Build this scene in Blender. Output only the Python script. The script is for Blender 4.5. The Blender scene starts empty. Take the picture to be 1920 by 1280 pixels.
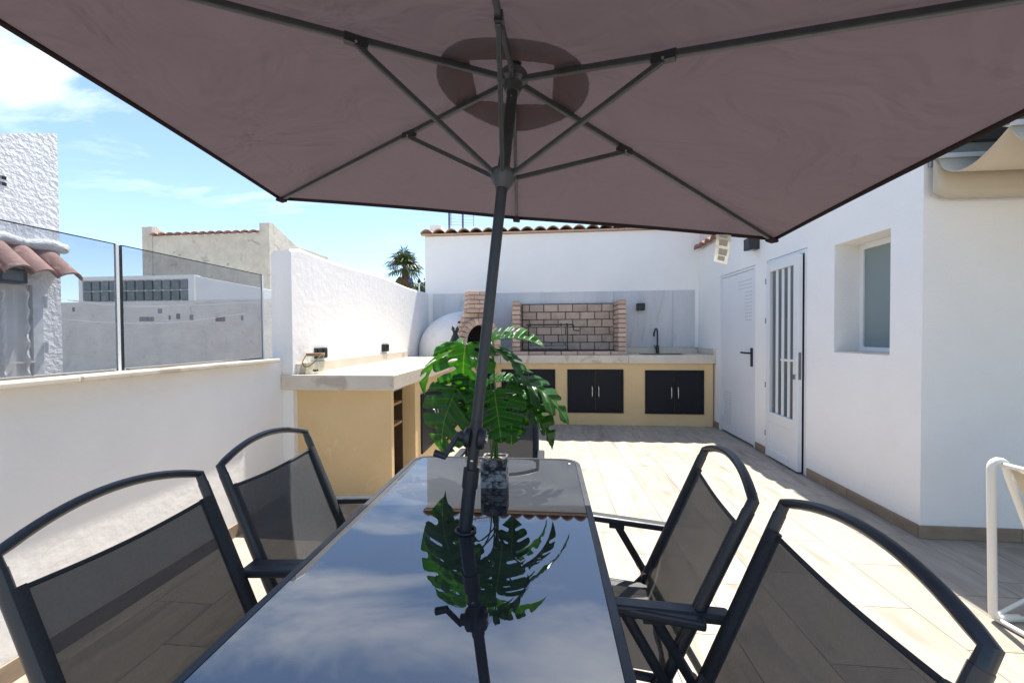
import bpy, bmesh, math, random
from mathutils import Vector, Matrix, Euler
from mathutils.geometry import delaunay_2d_cdt
random.seed(11)
R = math.radians
scn = bpy.context.scene
col = scn.collection

# ------------------------------------------------------------------ camera, world, sun, exposure
F_PX, YAW, PITCH, ROLL, CAM_H = 720.0, 0.0892, -0.0164, -0.0061, 1.34
cam_d = bpy.data.cameras.new('camera'); cam = bpy.data.objects.new('camera', cam_d); col.objects.link(cam)
cam_d.sensor_fit = 'HORIZONTAL'; cam_d.sensor_width = 36.0; cam_d.lens = 36.0 * F_PX / 1920.0
cam_d.clip_start = 0.03; cam_d.clip_end = 3000
CAM_R = Matrix.Rotation(YAW, 3, 'Z') @ Matrix.Rotation(math.pi/2 + PITCH, 3, 'X') @ Matrix.Rotation(ROLL, 3, 'Z')
cam.matrix_world = Matrix.Translation((0, 0, CAM_H)) @ CAM_R.to_4x4()
scn.camera = cam

SX, SY = 0.105, 0.465                       # horizontal run of the sun per metre of height (from +x, from +y)
SUN_EL = math.atan2(1, math.hypot(SX, SY)); SUN_AZ = math.atan2(SX, SY)
w = bpy.data.worlds.new('World'); scn.world = w; w.use_nodes = True
nt = w.node_tree; nt.nodes.clear()
def N(tree, typ, **kw):
    n = tree.nodes.new(typ)
    for k, v in kw.items():
        if k.startswith('i_'):
            n.inputs[int(k[2:]) if k[2:].isdigit() else k[2:]].default_value = v
        else: setattr(n, k, v)
    return n
out = N(nt, 'ShaderNodeOutputWorld'); bg = N(nt, 'ShaderNodeBackground'); bg.inputs[1].default_value = 0.108
sky = N(nt, 'ShaderNodeTexSky', sky_type='NISHITA', sun_disc=False, sun_elevation=SUN_EL, sun_rotation=SUN_AZ,
        altitude=0, air_density=1.0, dust_density=0.5, ozone_density=2.4)
tc = N(nt, 'ShaderNodeTexCoord'); sp = N(nt, 'ShaderNodeSeparateXYZ')
nt.links.new(tc.outputs['Generated'], sp.inputs[0])
zc = N(nt, 'ShaderNodeMath', operation='MAXIMUM'); nt.links.new(sp.outputs[2], zc.inputs[0]); zc.inputs[1].default_value = 0.0
za = N(nt, 'ShaderNodeMath', operation='ADD'); nt.links.new(zc.outputs[0], za.inputs[0]); za.inputs[1].default_value = 0.16
dx = N(nt, 'ShaderNodeMath', operation='DIVIDE'); nt.links.new(sp.outputs[0], dx.inputs[0]); nt.links.new(za.outputs[0], dx.inputs[1])
dy = N(nt, 'ShaderNodeMath', operation='DIVIDE'); nt.links.new(sp.outputs[1], dy.inputs[0]); nt.links.new(za.outputs[0], dy.inputs[1])
cb = N(nt, 'ShaderNodeCombineXYZ'); nt.links.new(dx.outputs[0], cb.inputs[0]); nt.links.new(dy.outputs[0], cb.inputs[1])
mp = N(nt, 'ShaderNodeMapping'); nt.links.new(cb.outputs[0], mp.inputs[0])
mp.inputs['Location'].default_value = (3.1, 1.7, 0); mp.inputs['Rotation'].default_value = (0, 0, R(-35)); mp.inputs['Scale'].default_value = (0.85, 1.9, 1)
nz = N(nt, 'ShaderNodeTexNoise'); nz.inputs['Scale'].default_value = 1.15; nz.inputs['Detail'].default_value = 9
nz.inputs['Roughness'].default_value = 0.6; nz.inputs['Distortion'].default_value = 0.55
nt.links.new(mp.outputs[0], nz.inputs['Vector'])
rp = N(nt, 'ShaderNodeValToRGB'); rp.color_ramp.elements[0].position = 0.55; rp.color_ramp.elements[1].position = 0.76
acc = nz.outputs[0]
for cx_, cy_, rr_, amp in ((-1.40, 0.98, 0.30, 0.11), (-0.66, 1.05, 0.55, 0.17), (-0.50, 1.55, 0.45, 0.12), (0.12, 0.86, 0.40, 0.13)):   # drifts of cirrus
    ds = N(nt, 'ShaderNodeVectorMath', operation='DISTANCE'); nt.links.new(cb.outputs[0], ds.inputs[0]); ds.inputs[1].default_value = (cx_, cy_, 0)
    mrr = N(nt, 'ShaderNodeMapRange', interpolation_type='SMOOTHSTEP'); mrr.inputs[1].default_value = 0; mrr.inputs[2].default_value = rr_; mrr.inputs[3].default_value = amp; mrr.inputs[4].default_value = 0
    nt.links.new(ds.outputs['Value'], mrr.inputs[0]); sm_ = N(nt, 'ShaderNodeMath', operation='ADD'); nt.links.new(acc, sm_.inputs[0]); nt.links.new(mrr.outputs[0], sm_.inputs[1]); acc = sm_.outputs[0]
nt.links.new(acc, rp.inputs[0])
fade = N(nt, 'ShaderNodeMapRange'); fade.inputs[1].default_value = 0.2; fade.inputs[2].default_value = 0.42
nt.links.new(sp.outputs[2], fade.inputs[0])
cm = N(nt, 'ShaderNodeMath', operation='MULTIPLY'); nt.links.new(rp.outputs[0], cm.inputs[0]); nt.links.new(fade.outputs[0], cm.inputs[1])
cm2 = N(nt, 'ShaderNodeMath', operation='MULTIPLY'); nt.links.new(cm.outputs[0], cm2.inputs[0]); cm2.inputs[1].default_value = 0.9
mx = N(nt, 'ShaderNodeMixRGB'); nt.links.new(cm2.outputs[0], mx.inputs[0]); nt.links.new(sky.outputs[0], mx.inputs[1])
mx.inputs[2].default_value = (8.0, 8.25, 8.6, 1)
nt.links.new(mx.outputs[0], bg.inputs[0]); nt.links.new(bg.outputs[0], out.inputs[0])

sun_d = bpy.data.lights.new('sun', 'SUN'); sun_d.energy = 4.3; sun_d.angle = R(0.53); sun_d.color = (1.0, 0.955, 0.88)
sun = bpy.data.objects.new('sun', sun_d); col.objects.link(sun)
sun.rotation_euler = Vector((-SX, -SY, -1)).to_track_quat('-Z', 'Y').to_euler(); sun.location = (2, 6, 12)
vs = scn.view_settings; vs.view_transform = 'Standard'; vs.look = 'None'; vs.gamma = 1; vs.use_curve_mapping = False
vs.exposure = 1.3
scn.cycles.max_bounces = 8; scn.cycles.transparent_max_bounces = 16

# ------------------------------------------------------------------ helpers
def ray(u, v):
    return CAM_R @ Vector(((u - 960) / F_PX, (640 - v) / F_PX, -1))
def at(u, v, y):                            # point seen at a photo pixel, at depth y
    d = ray(u, v); return Vector((0, 0, CAM_H)) + d * (y / d.y)
def wloc(o):
    p = Vector((0, 0, 0))
    while o: p += o.location; o = o.parent
    return p
def props(o, label=None, cat=None, group=None, kind=None):
    if label: o['label'] = label
    if cat: o['category'] = cat
    if group: o['group'] = group
    if kind: o['kind'] = kind
    return o
def thing(name, label, cat, loc=(0, 0, 0), group=None, kind=None):
    o = bpy.data.objects.new(name, None); o.empty_display_size = 0.1; col.objects.link(o); o.location = loc
    return props(o, label, cat, group, kind)
def finish(bm, name, m, smooth=False):
    bmesh.ops.recalc_face_normals(bm, faces=bm.faces)
    me = bpy.data.meshes.new(name); bm.to_mesh(me); bm.free()
    if m: me.materials.append(m)
    if smooth:
        for p in me.polygons: p.use_smooth = True
    return me
def part(name, bm, m, parent=None, smooth=False, bevel=0, origin=None, kind=None, keep=False):
    """one mesh object, its geometry given in world coordinates (or in the frame of a parent still at the origin)"""
    base = wloc(parent) if parent else Vector((0, 0, 0))
    o0 = Vector(origin) if origin is not None else base
    bmesh.ops.translate(bm, verts=bm.verts, vec=-o0)
    me = finish(bm, name, m, smooth)
    o = bpy.data.objects.new(name, me); col.objects.link(o); o.parent = parent; o.location = o0 - base
    if bevel:
        md = o.modifiers.new('bevel', 'BEVEL'); md.width = bevel; md.segments = 2; md.limit_method = 'ANGLE'; md.angle_limit = R(40)
    if smooth == 'auto':
        for p in me.polygons: p.use_smooth = True
        try: me.set_sharp_from_angle(angle=R(40))
        except Exception: pass
    if kind: o['kind'] = kind
    return o
def piece(name, me, parent, loc, rot=None, scale=None):
    """an instance of a shared mesh, world location"""
    o = bpy.data.objects.new(name, me); col.objects.link(o); o.parent = parent
    o.location = Vector(loc) - (wloc(parent) if parent else Vector((0, 0, 0)))
    if rot is not None: o.rotation_euler = rot
    if scale is not None: o.scale = scale
    return o
def new(): return bmesh.new()
def box(bm, x0, x1, y0, y1, z0, z1):
    v = [bm.verts.new(p) for p in ((x0,y0,z0),(x1,y0,z0),(x1,y1,z0),(x0,y1,z0),(x0,y0,z1),(x1,y0,z1),(x1,y1,z1),(x0,y1,z1))]
    for f in ((3,2,1,0),(4,5,6,7),(0,1,5,4),(1,2,6,5),(2,3,7,6),(3,0,4,7)): bm.faces.new([v[i] for i in f])
    return bm
def bx(*a): return box(new(), *a)
def obox(bm, c, s, M):
    c = Vector(c); v = []
    for p in ((-1,-1,-1),(1,-1,-1),(1,1,-1),(-1,1,-1),(-1,-1,1),(1,-1,1),(1,1,1),(-1,1,1)):
        v.append(bm.verts.new(c + M @ Vector((p[0]*s[0]/2, p[1]*s[1]/2, p[2]*s[2]/2))))
    for f in ((3,2,1,0),(4,5,6,7),(0,1,5,4),(1,2,6,5),(2,3,7,6),(3,0,4,7)): bm.faces.new([v[i] for i in f])
    return bm
def prism(bm, poly, z0, z1):                # polygon in xy
    a = [bm.verts.new((p[0], p[1], z0)) for p in poly]; b = [bm.verts.new((p[0], p[1], z1)) for p in poly]
    bm.faces.new(a[::-1]); bm.faces.new(b)
    for i in range(len(poly)): j = (i+1) % len(poly); bm.faces.new((a[i], a[j], b[j], b[i]))
    return bm
def frame_of(d, up=Vector((0, 0, 1))):
    d = d.normalized()
    if abs(d.dot(up)) > 0.97: up = Vector((0, 1, 0)) if abs(d.y) < 0.9 else Vector((1, 0, 0))
    s = d.cross(up).normalized(); return s, s.cross(d).normalized()
def tube(bm, pts, r, n=10, closed=False, ry=None, up=Vector((0, 0, 1))):
    pts = [Vector(p) for p in pts]; rings = []; k = len(pts)
    for i, p in enumerate(pts):
        if closed: d = pts[(i+1) % k] - pts[i-1]
        elif i == 0: d = pts[1] - pts[0]
        elif i == k-1: d = pts[-1] - pts[-2]
        else: d = (pts[i+1]-pts[i]).normalized() + (pts[i]-pts[i-1]).normalized()
        s, u = frame_of(d, up); rr = r[i] if isinstance(r, (list, tuple)) else r
        rings.append([bm.verts.new(p + s*math.cos(2*math.pi*j/n)*rr + u*math.sin(2*math.pi*j/n)*(ry or rr)) for j in range(n)])
    for i in range(k if closed else k-1):
        a, b = rings[i], rings[(i+1) % k]
        for j in range(n): bm.faces.new((a[j], a[(j+1) % n], b[(j+1) % n], b[j]))
    if not closed: bm.faces.new(rings[0][::-1]); bm.faces.new(rings[-1])
    return bm
def bar(bm, a, b, wd, ht, up=Vector((0, 0, 1))):   # rectangular bar from a to b
    a, b = Vector(a), Vector(b); d = b - a; s, u = frame_of(d, up)
    M = Matrix((s, d.normalized(), u)).transposed()
    return obox(bm, (a+b)/2, (wd, d.length, ht), M)
def lathe(bm, prof, c=(0,0,0), n=28, M=None):
    c = Vector(c); M = M or Matrix.Identity(3); rings = []
    for r, z in prof:
        rings.append([bm.verts.new(c + M @ Vector((r*math.cos(2*math.pi*j/n), r*math.sin(2*math.pi*j/n), z))) for j in range(n)])
    for a, b in zip(rings, rings[1:]):
        for j in range(n): bm.faces.new((a[j], a[(j+1) % n], b[(j+1) % n], b[j]))
    bm.faces.new(rings[0][::-1]); bm.faces.new(rings[-1])
    return bm
def smooth_path(pts, n=6):
    pts = [Vector(p) for p in pts]; P = [2*pts[0]-pts[1]] + pts + [2*pts[-1]-pts[-2]]; o = []
    for i in range(1, len(P)-2):
        for k in range(n):
            t = k/n; a, b, c, d = P[i-1], P[i], P[i+1], P[i+2]
            o.append(0.5*((2*b)+(c-a)*t+(2*a-5*b+4*c-d)*t*t+(3*b-a-3*c+d)*t**3))
    return o + [pts[-1]]
def slab_with_holes(us, vs_, holes, mk):
    """cells of a grid minus holes; mk(u0,u1,v0,v1,nb) adds one cell's outer faces; nb = solid neighbours (u-,u+,v-,v+)"""
    def solid(i, j):
        if not (0 <= i < len(us)-1 and 0 <= j < len(vs_)-1): return False
        cu, cv = (us[i]+us[i+1])/2, (vs_[j]+vs_[j+1])/2
        return not any(h[0] < cu < h[1] and h[2] < cv < h[3] for h in holes)
    for i in range(len(us)-1):
        for j in range(len(vs_)-1):
            if solid(i, j): mk(us[i], us[i+1], vs_[j], vs_[j+1], (solid(i-1,j), solid(i+1,j), solid(i,j-1), solid(i,j+1)))
def wall_x(bm, x0, x1, y0, y1, z0, z1, holes):     # wall in the yz plane with openings (y0,y1,z0,z1)
    us = sorted({y0, y1, *[h[0] for h in holes], *[h[1] for h in holes]}); vs_ = sorted({z0, z1, *[h[2] for h in holes], *[h[3] for h in holes]})
    def mk(a, b, c, d, nb):
        q = lambda *P: bm.faces.new([bm.verts.new(p) for p in P])
        q((x0,a,c),(x0,b,c),(x0,b,d),(x0,a,d)); q((x1,a,c),(x1,a,d),(x1,b,d),(x1,b,c))
        if not nb[0]: q((x0,a,c),(x0,a,d),(x1,a,d),(x1,a,c))
        if not nb[1]: q((x0,b,c),(x1,b,c),(x1,b,d),(x0,b,d))
        if not nb[2]: q((x0,a,c),(x1,a,c),(x1,b,c),(x0,b,c))
        if not nb[3]: q((x0,a,d),(x0,b,d),(x1,b,d),(x1,a,d))
    slab_with_holes(us, vs_, holes, mk); bmesh.ops.remove_doubles(bm, verts=bm.verts, dist=1e-5); return bm
def copy_tree(o, parent=None):
    c = o.copy(); col.objects.link(c); c.parent = parent
    for ch in [x for x in bpy.data.objects if x.parent == o]: copy_tree(ch, c)
    return c

# ------------------------------------------------------------------ materials
def mat(name, c1, c2=None, rough=0.6, nscale=6, stretch=(1,1,1), bump=0.0, bscale=60, bdist=0.01, metallic=0, rnd=0.0, spec=0.5,
        lo=0.35, hi=0.65, c3=None, c3lo=0.62, c3hi=0.72, c3scale=3, obj_space=False, rot=0, bdetail=4, rough2=None):
    m = bpy.data.materials.new(name); m.use_nodes = True; t = m.node_tree; p = t.nodes['Principled BSDF']
    p.inputs['Roughness'].default_value = rough; p.inputs['Metallic'].default_value = metallic; p.inputs['Specular IOR Level'].default_value = spec
    if obj_space: src = N(t, 'ShaderNodeTexCoord').outputs['Object']
    else: src = N(t, 'ShaderNodeNewGeometry').outputs['Position']
    oi = N(t, 'ShaderNodeObjectInfo'); ad = N(t, 'ShaderNodeVectorMath', operation='MULTIPLY_ADD')
    cbn = N(t, 'ShaderNodeCombineXYZ')
    for k in range(3): t.links.new(oi.outputs['Random'], cbn.inputs[k])
    t.links.new(cbn.outputs[0], ad.inputs[0]); ad.inputs[1].default_value = (37.0, 53.0, 29.0) if rnd or obj_space else (0, 0, 0); t.links.new(src, ad.inputs[2])
    mpn = N(t, 'ShaderNodeMapping'); mpn.inputs['Scale'].default_value = stretch; mpn.inputs['Rotation'].default_value = (0, 0, rot); t.links.new(ad.outputs[0], mpn.inputs[0])
    vec = mpn.outputs[0]
    colr = None
    if c2:
        n1 = N(t, 'ShaderNodeTexNoise'); n1.inputs['Scale'].default_value = nscale; n1.inputs['Detail'].default_value = 7; n1.inputs['Roughness'].default_value = 0.62
        t.links.new(vec, n1.inputs['Vector'])
        mr = N(t, 'ShaderNodeMapRange'); mr.inputs[1].default_value = lo; mr.inputs[2].default_value = hi; t.links.new(n1.outputs[0], mr.inputs[0])
        mm = N(t, 'ShaderNodeMixRGB'); mm.inputs[1].default_value = (*c1, 1); mm.inputs[2].default_value = (*c2, 1); t.links.new(mr.outputs[0], mm.inputs[0]); colr = mm.outputs[0]
        if c3:
            n3 = N(t, 'ShaderNodeTexNoise'); n3.inputs['Scale'].default_value = c3scale; n3.inputs['Detail'].default_value = 9; n3.inputs['Distortion'].default_value = 1.2
            t.links.new(vec, n3.inputs['Vector'])
            m3 = N(t, 'ShaderNodeMapRange'); m3.inputs[1].default_value = c3lo; m3.inputs[2].default_value = c3hi; t.links.new(n3.outputs[0], m3.inputs[0])
            mm3 = N(t, 'ShaderNodeMixRGB'); mm3.inputs[2].default_value = (*c3, 1); t.links.new(colr, mm3.inputs[1]); t.links.new(m3.outputs[0], mm3.inputs[0]); colr = mm3.outputs[0]
        if rough2 is not None:
            rr = N(t, 'ShaderNodeMapRange'); rr.inputs[1].default_value = lo; rr.inputs[2].default_value = hi; rr.inputs[3].default_value = rough; rr.inputs[4].default_value = rough2
            t.links.new(n1.outputs[0], rr.inputs[0]); t.links.new(rr.outputs[0], p.inputs['Roughness'])
    if rnd:
        hs = N(t, 'ShaderNodeHueSaturation'); mr2 = N(t, 'ShaderNodeMapRange'); mr2.inputs[3].default_value = 1-rnd; mr2.inputs[4].default_value = 1+rnd
        t.links.new(oi.outputs['Random'], mr2.inputs[0]); t.links.new(mr2.outputs[0], hs.inputs['Value'])
        if colr: t.links.new(colr, hs.inputs['Color'])
        else: hs.inputs['Color'].default_value = (*c1, 1)
        colr = hs.outputs[0]
    if colr: t.links.new(colr, p.inputs['Base Color'])
    else: p.inputs['Base Color'].default_value = (*c1, 1)
    if bump:
        nb = N(t, 'ShaderNodeTexNoise'); nb.inputs['Scale'].default_value = bscale; nb.inputs['Detail'].default_value = bdetail; t.links.new(vec, nb.inputs['Vector'])
        b = N(t, 'ShaderNodeBump'); b.inputs['Strength'].default_value = bump; b.inputs['Distance'].default_value = bdist
        t.links.new(nb.outputs[0], b.inputs['Height']); t.links.new(b.outputs[0], p.inputs['Normal'])
    return m
def mix_transparent(m, fac, tint=(1, 1, 1), weave=0):
    t = m.node_tree; p = t.nodes['Principled BSDF']; o = t.nodes['Material Output']
    tr = N(t, 'ShaderNodeBsdfTransparent'); tr.inputs[0].default_value = (*tint, 1)
    ms = N(t, 'ShaderNodeMixShader'); ms.inputs[0].default_value = fac
    t.links.new(p.outputs[0], ms.inputs[1]); t.links.new(tr.outputs[0], ms.inputs[2]); t.links.new(ms.outputs[0], o.inputs[0])
    if weave:
        g = N(t, 'ShaderNodeTexCoord'); s = N(t, 'ShaderNodeSeparateXYZ'); t.links.new(g.outputs['Object'], s.inputs[0])
        vals = []
        for k in (0, 2):
            q = N(t, 'ShaderNodeMath', operation='MULTIPLY'); q.inputs[1].default_value = weave; t.links.new(s.outputs[k], q.inputs[0])
            q2 = N(t, 'ShaderNodeMath', operation='SINE'); t.links.new(q.outputs[0], q2.inputs[0]); vals.append(q2.outputs[0])
        a = N(t, 'ShaderNodeMath', operation='MULTIPLY'); t.links.new(vals[0], a.inputs[0]); t.links.new(vals[1], a.inputs[1])
        mr = N(t, 'ShaderNodeMapRange'); mr.inputs[1].default_value = -1; mr.inputs[2].default_value = 1; mr.inputs[3].default_value = fac*0.4; mr.inputs[4].default_value = fac*1.6
        t.links.new(a.outputs[0], mr.inputs[0]); t.links.new(mr.outputs[0], ms.inputs[0])
    return m
def fabric(name, c, trans, rough=0.9):
    m = bpy.data.materials.new(name); m.use_nodes = True; t = m.node_tree; t.nodes.clear()
    o = N(t, 'ShaderNodeOutputMaterial'); d = N(t, 'ShaderNodeBsdfDiffuse'); tl = N(t, 'ShaderNodeBsdfTranslucent'); ms = N(t, 'ShaderNodeMixShader')
    nz_ = N(t, 'ShaderNodeTexNoise'); nz_.inputs['Scale'].default_value = 2.2; nz_.inputs['Detail'].default_value = 5
    g = N(t, 'ShaderNodeNewGeometry'); t.links.new(g.outputs['Position'], nz_.inputs['Vector'])
    mr = N(t, 'ShaderNodeMixRGB'); mr.inputs[1].default_value = (*[x*0.9 for x in c], 1); mr.inputs[2].default_value = (*[x*1.1 for x in c], 1); t.links.new(nz_.outputs[0], mr.inputs[0])
    n2 = N(t, 'ShaderNodeTexNoise'); n2.inputs['Scale'].default_value = 3.5; n2.inputs['Detail'].default_value = 3; n2.inputs['Distortion'].default_value = 1.0; t.links.new(g.outputs['Position'], n2.inputs['Vector'])
    b = N(t, 'ShaderNodeBump'); b.inputs['Strength'].default_value = 0.8; b.inputs['Distance'].default_value = 0.05; t.links.new(n2.outputs[0], b.inputs['Height'])
    for s in (d, tl): t.links.new(mr.outputs[0], s.inputs[0]); t.links.new(b.outputs[0], s.inputs['Normal'])
    ms.inputs[0].default_value = trans; t.links.new(d.outputs[0], ms.inputs[1]); t.links.new(tl.outputs[0], ms.inputs[2]); t.links.new(ms.outputs[0], o.inputs[0])
    return m
def thin_glass(name, tint, ior=1.5, gloss=(1, 1, 1)):
    m = bpy.data.materials.new(name); m.use_nodes = True; t = m.node_tree; t.nodes.clear()
    o = N(t, 'ShaderNodeOutputMaterial'); tr = N(t, 'ShaderNodeBsdfTransparent'); gl = N(t, 'ShaderNodeBsdfGlossy'); lw_ = N(t, 'ShaderNodeLayerWeight'); fr = N(t, 'ShaderNodeMath', operation='POWER'); ms = N(t, 'ShaderNodeMixShader')
    tr.inputs[0].default_value = (*tint, 1); gl.inputs[0].default_value = (*gloss, 1); gl.inputs['Roughness'].default_value = 0.0; lw_.inputs[0].default_value = 0.5; fr.inputs[1].default_value = 4.5; t.links.new(lw_.outputs['Facing'], fr.inputs[0])
    fa = N(t, 'ShaderNodeMath', operation='MULTIPLY_ADD'); fa.inputs[1].default_value = 0.6; fa.inputs[2].default_value = 0.025; t.links.new(fr.outputs[0], fa.inputs[0])
    t.links.new(fa.outputs[0], ms.inputs[0]); t.links.new(tr.outputs[0], ms.inputs[1]); t.links.new(gl.outputs[0], ms.inputs[2]); t.links.new(ms.outputs[0], o.inputs[0])
    return m

W_ = (0.80, 0.805, 0.80)
M = {}
M['white_wall'] = mat('white_stucco', (0.90,0.875,0.835), (0.86,0.838,0.80), rough=0.85, nscale=1.6, bump=0.55, bscale=95, bdist=0.006, spec=0.2)
M['rough_white'] = mat('hand_trowelled_white_render', (0.89,0.865,0.825), (0.84,0.82,0.785), rough=0.9, nscale=2.0, bump=0.16, bscale=16, bdist=0.02, spec=0.2, bdetail=6)
M['pink_wall'] = mat('pale_pink_render', (0.78,0.66,0.62), (0.72,0.6,0.57), rough=0.9, nscale=2, bump=0.3, bscale=60)
M['lumpy'] = mat('lumpy_white_render', (0.82,0.80,0.77), (0.73,0.71,0.68), rough=0.9, nscale=9, bump=0.55, bscale=30, bdist=0.03, spec=0.15, bdetail=3)
M['grey_render'] = mat('weathered_render', (0.80,0.75,0.67), (0.69,0.64,0.57), rough=0.95, nscale=3, bump=0.6, bscale=30, bdist=0.02, c3=(0.56,0.52,0.46), c3scale=9)
M['cream_render'] = mat('weathered_cream_render', (0.66,0.61,0.51), (0.52,0.48,0.40), rough=0.95, nscale=2.2, bump=0.6, bscale=18, bdist=0.03, c3=(0.25,0.23,0.2), c3scale=3, c3lo=0.6, c3hi=0.75)
M['yellow'] = mat('ochre_render', (0.76,0.555,0.30), (0.70,0.50,0.26), rough=0.85, nscale=2.3, bump=0.4, bscale=34, bdist=0.008, c3=(0.80,0.61,0.36), c3scale=4, spec=0.25)
M['marble'] = mat('cream_marble', (0.68,0.61,0.50), (0.60,0.53,0.43), rough=0.16, nscale=3.5, c3=(0.48,0.41,0.32), c3scale=2.6, c3lo=0.60, c3hi=0.68, rnd=0.03, rough2=0.3)
M['tile'] = mat('stone_look_floor_tile', (0.40,0.35,0.283), (0.322,0.277,0.222), rough=0.42, nscale=5.5, stretch=(2.6,0.55,1), c3=(0.235,0.195,0.15), c3scale=3.2, c3lo=0.54, c3hi=0.72, rnd=0.075, obj_space=True, rot=R(28), bump=0.12, bscale=30, bdist=0.004, rough2=0.6)
M['grout'] = mat('grout', (0.36,0.30,0.235), (0.30,0.25,0.2), rough=0.95, nscale=20)
M['skirting'] = mat('brown_stone_skirting', (0.31,0.235,0.165), (0.24,0.175,0.12), rough=0.5, nscale=7, stretch=(1,1,2), rnd=0.08)
M['splash'] = mat('grey_concrete_look_panel', (0.62,0.625,0.625), (0.53,0.535,0.54), rough=0.5, nscale=1.8, stretch=(2.2,1,0.5), c3=(0.44,0.42,0.40), c3scale=3.2, c3lo=0.60, c3hi=0.78, rnd=0.05)
M['brick'] = mat('salmon_brick', (0.60,0.435,0.335), (0.52,0.365,0.28), rough=0.9, nscale=14, rnd=0.16, bump=0.4, bscale=80, bdist=0.004)
M['fire_brick'] = mat('fire_brick', (0.53,0.41,0.32), (0.45,0.34,0.26), rough=0.9, nscale=9, rnd=0.12, bump=0.35, bscale=70, bdist=0.004, c3=(0.27,0.21,0.17), c3scale=2.5, c3lo=0.58, c3hi=0.8)
M['mortar'] = mat('dark_mortar', (0.17,0.14,0.115), (0.12,0.095,0.08), rough=0.95, nscale=20)
M['soot_and_shade'] = mat('soot_and_shade_black', (0.018,0.016,0.015), (0.03,0.026,0.023), rough=0.95, nscale=6)  # oven soot; also painted shade for the niche and the vent holes
M['dome'] = mat('white_oven_plaster', (0.80,0.79,0.77), (0.73,0.72,0.70), rough=0.85, nscale=4, bump=0.4, bscale=12, bdist=0.02, c3=(0.66,0.64,0.60), c3scale=4)
M['black'] = mat('black_powder_coat', (0.018,0.02,0.024), (0.024,0.026,0.03), rough=0.42, nscale=40, rough2=0.52)
M['cabinet'] = mat('black_cabinet_lacquer', (0.013,0.014,0.017), (0.018,0.019,0.022), rough=0.5, nscale=3, rough2=0.62, spec=0.18)
M['frame'] = mat('charcoal_tube', (0.022,0.026,0.031), (0.03,0.034,0.04), rough=0.38, nscale=30, rough2=0.48)
M['rib'] = mat('dark_grey_steel', (0.045,0.052,0.06), (0.06,0.068,0.076), rough=0.4, nscale=30, metallic=0.2)
M['chrome'] = mat('brushed_steel', (0.7,0.69,0.66), (0.6,0.59,0.57), rough=0.28, nscale=40, metallic=1)
M['white_paint'] = mat('white_painted_metal', (0.78,0.785,0.785), (0.74,0.745,0.745), rough=0.4, nscale=1.5, bump=0.05, bscale=5)
M['white_tube'] = mat('cream_tube', (0.80,0.77,0.69), (0.77,0.74,0.66), rough=0.35, nscale=8)
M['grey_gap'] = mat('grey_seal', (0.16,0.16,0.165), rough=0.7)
M['frost'] = mat('frosted_window', (0.23,0.285,0.285), (0.21,0.265,0.265), rough=0.22, nscale=1.2)
M['strip_glass'] = mat('door_strip_glass', (0.12,0.145,0.15), (0.10,0.125,0.13), rough=0.15, nscale=3)
M['terracotta'] = mat('terracotta', (0.53,0.36,0.25), (0.44,0.29,0.20), rough=0.9, nscale=9, rnd=0.14, bump=0.3, bscale=50, c3=(0.2,0.14,0.1), c3scale=6)
M['old_tile'] = mat('old_clay_tile', (0.36,0.215,0.175), (0.27,0.155,0.13), rough=0.92, nscale=10, rnd=0.15, bump=0.4, bscale=50, c3=(0.42,0.33,0.28), c3scale=9, c3lo=0.6, c3hi=0.7)
M['mortar_white'] = mat('white_mortar', (0.66,0.65,0.62), (0.55,0.54,0.51), rough=0.95, nscale=10, bump=0.7, bscale=25, bdist=0.03)
M['pale_door'] = mat('pale_grey_door', (0.72,0.69,0.64), (0.65,0.62,0.57), rough=0.6, nscale=3)
M['iron_white'] = mat('white_wrought_iron', (0.72,0.71,0.69), (0.6,0.59,0.57), rough=0.6, nscale=20)
M['glass_block'] = mat('glass_block', (0.17,0.185,0.185), (0.10,0.11,0.11), rough=0.12, nscale=14, rnd=0.3)
M['canvas'] = mat('beige_awning_canvas', (0.60,0.53,0.41), (0.56,0.49,0.38), rough=0.9, nscale=5, bump=0.2, bscale=5, bdist=0.02)
M['dark_metal'] = mat('dark_pergola_metal', (0.035,0.042,0.05), (0.05,0.058,0.066), rough=0.5, nscale=6)
M['shaded_wall'] = mat('shaded_wall_grey', (0.27,0.30,0.31), (0.24,0.27,0.28), rough=0.5, nscale=5)  # grey with the shade on the house wall put into the colour
M['cushion'] = mat('white_cushion', (0.78,0.77,0.75), (0.7,0.69,0.67), rough=0.95, nscale=60, bump=0.4, bscale=120, bdist=0.004)
M['sling'] = mat('cream_sling_fabric', (0.68,0.60,0.45), (0.64,0.56,0.42), rough=0.9, nscale=40)
M['rope'] = mat('jute_rope', (0.36,0.24,0.13), (0.24,0.15,0.08), rough=0.95, nscale=60, bump=0.6, bscale=120)
M['pot'] = mat('black_and_grey_stone', (0.36,0.35,0.35), (0.022,0.022,0.025), rough=0.55, nscale=26, lo=0.44, hi=0.58, bump=1.0, bscale=60, bdist=0.012, rnd=0.2)
M['pot_dark'] = mat('pot_joint', (0.02,0.02,0.022), rough=0.7)
M['soil'] = mat('dry_moss', (0.20,0.15,0.10), (0.34,0.29,0.22), rough=0.95, nscale=90, bump=1.0, bscale=90, bdist=0.01)
M['stem'] = mat('green_stem', (0.085,0.20,0.03), (0.06,0.15,0.025), rough=0.45, nscale=10)
M['mesh'] = mix_transparent(mat('textilene_mesh', (0.042,0.045,0.049), (0.054,0.057,0.061), rough=0.6, nscale=120, bump=0.3, bscale=500, bdist=0.002), 0.05, weave=1500)
M['sleeve'] = mat('black_mesh_sleeve', (0.016,0.018,0.022), (0.026,0.028,0.032), rough=0.7, nscale=150, bump=0.4, bscale=500, bdist=0.002)
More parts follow.
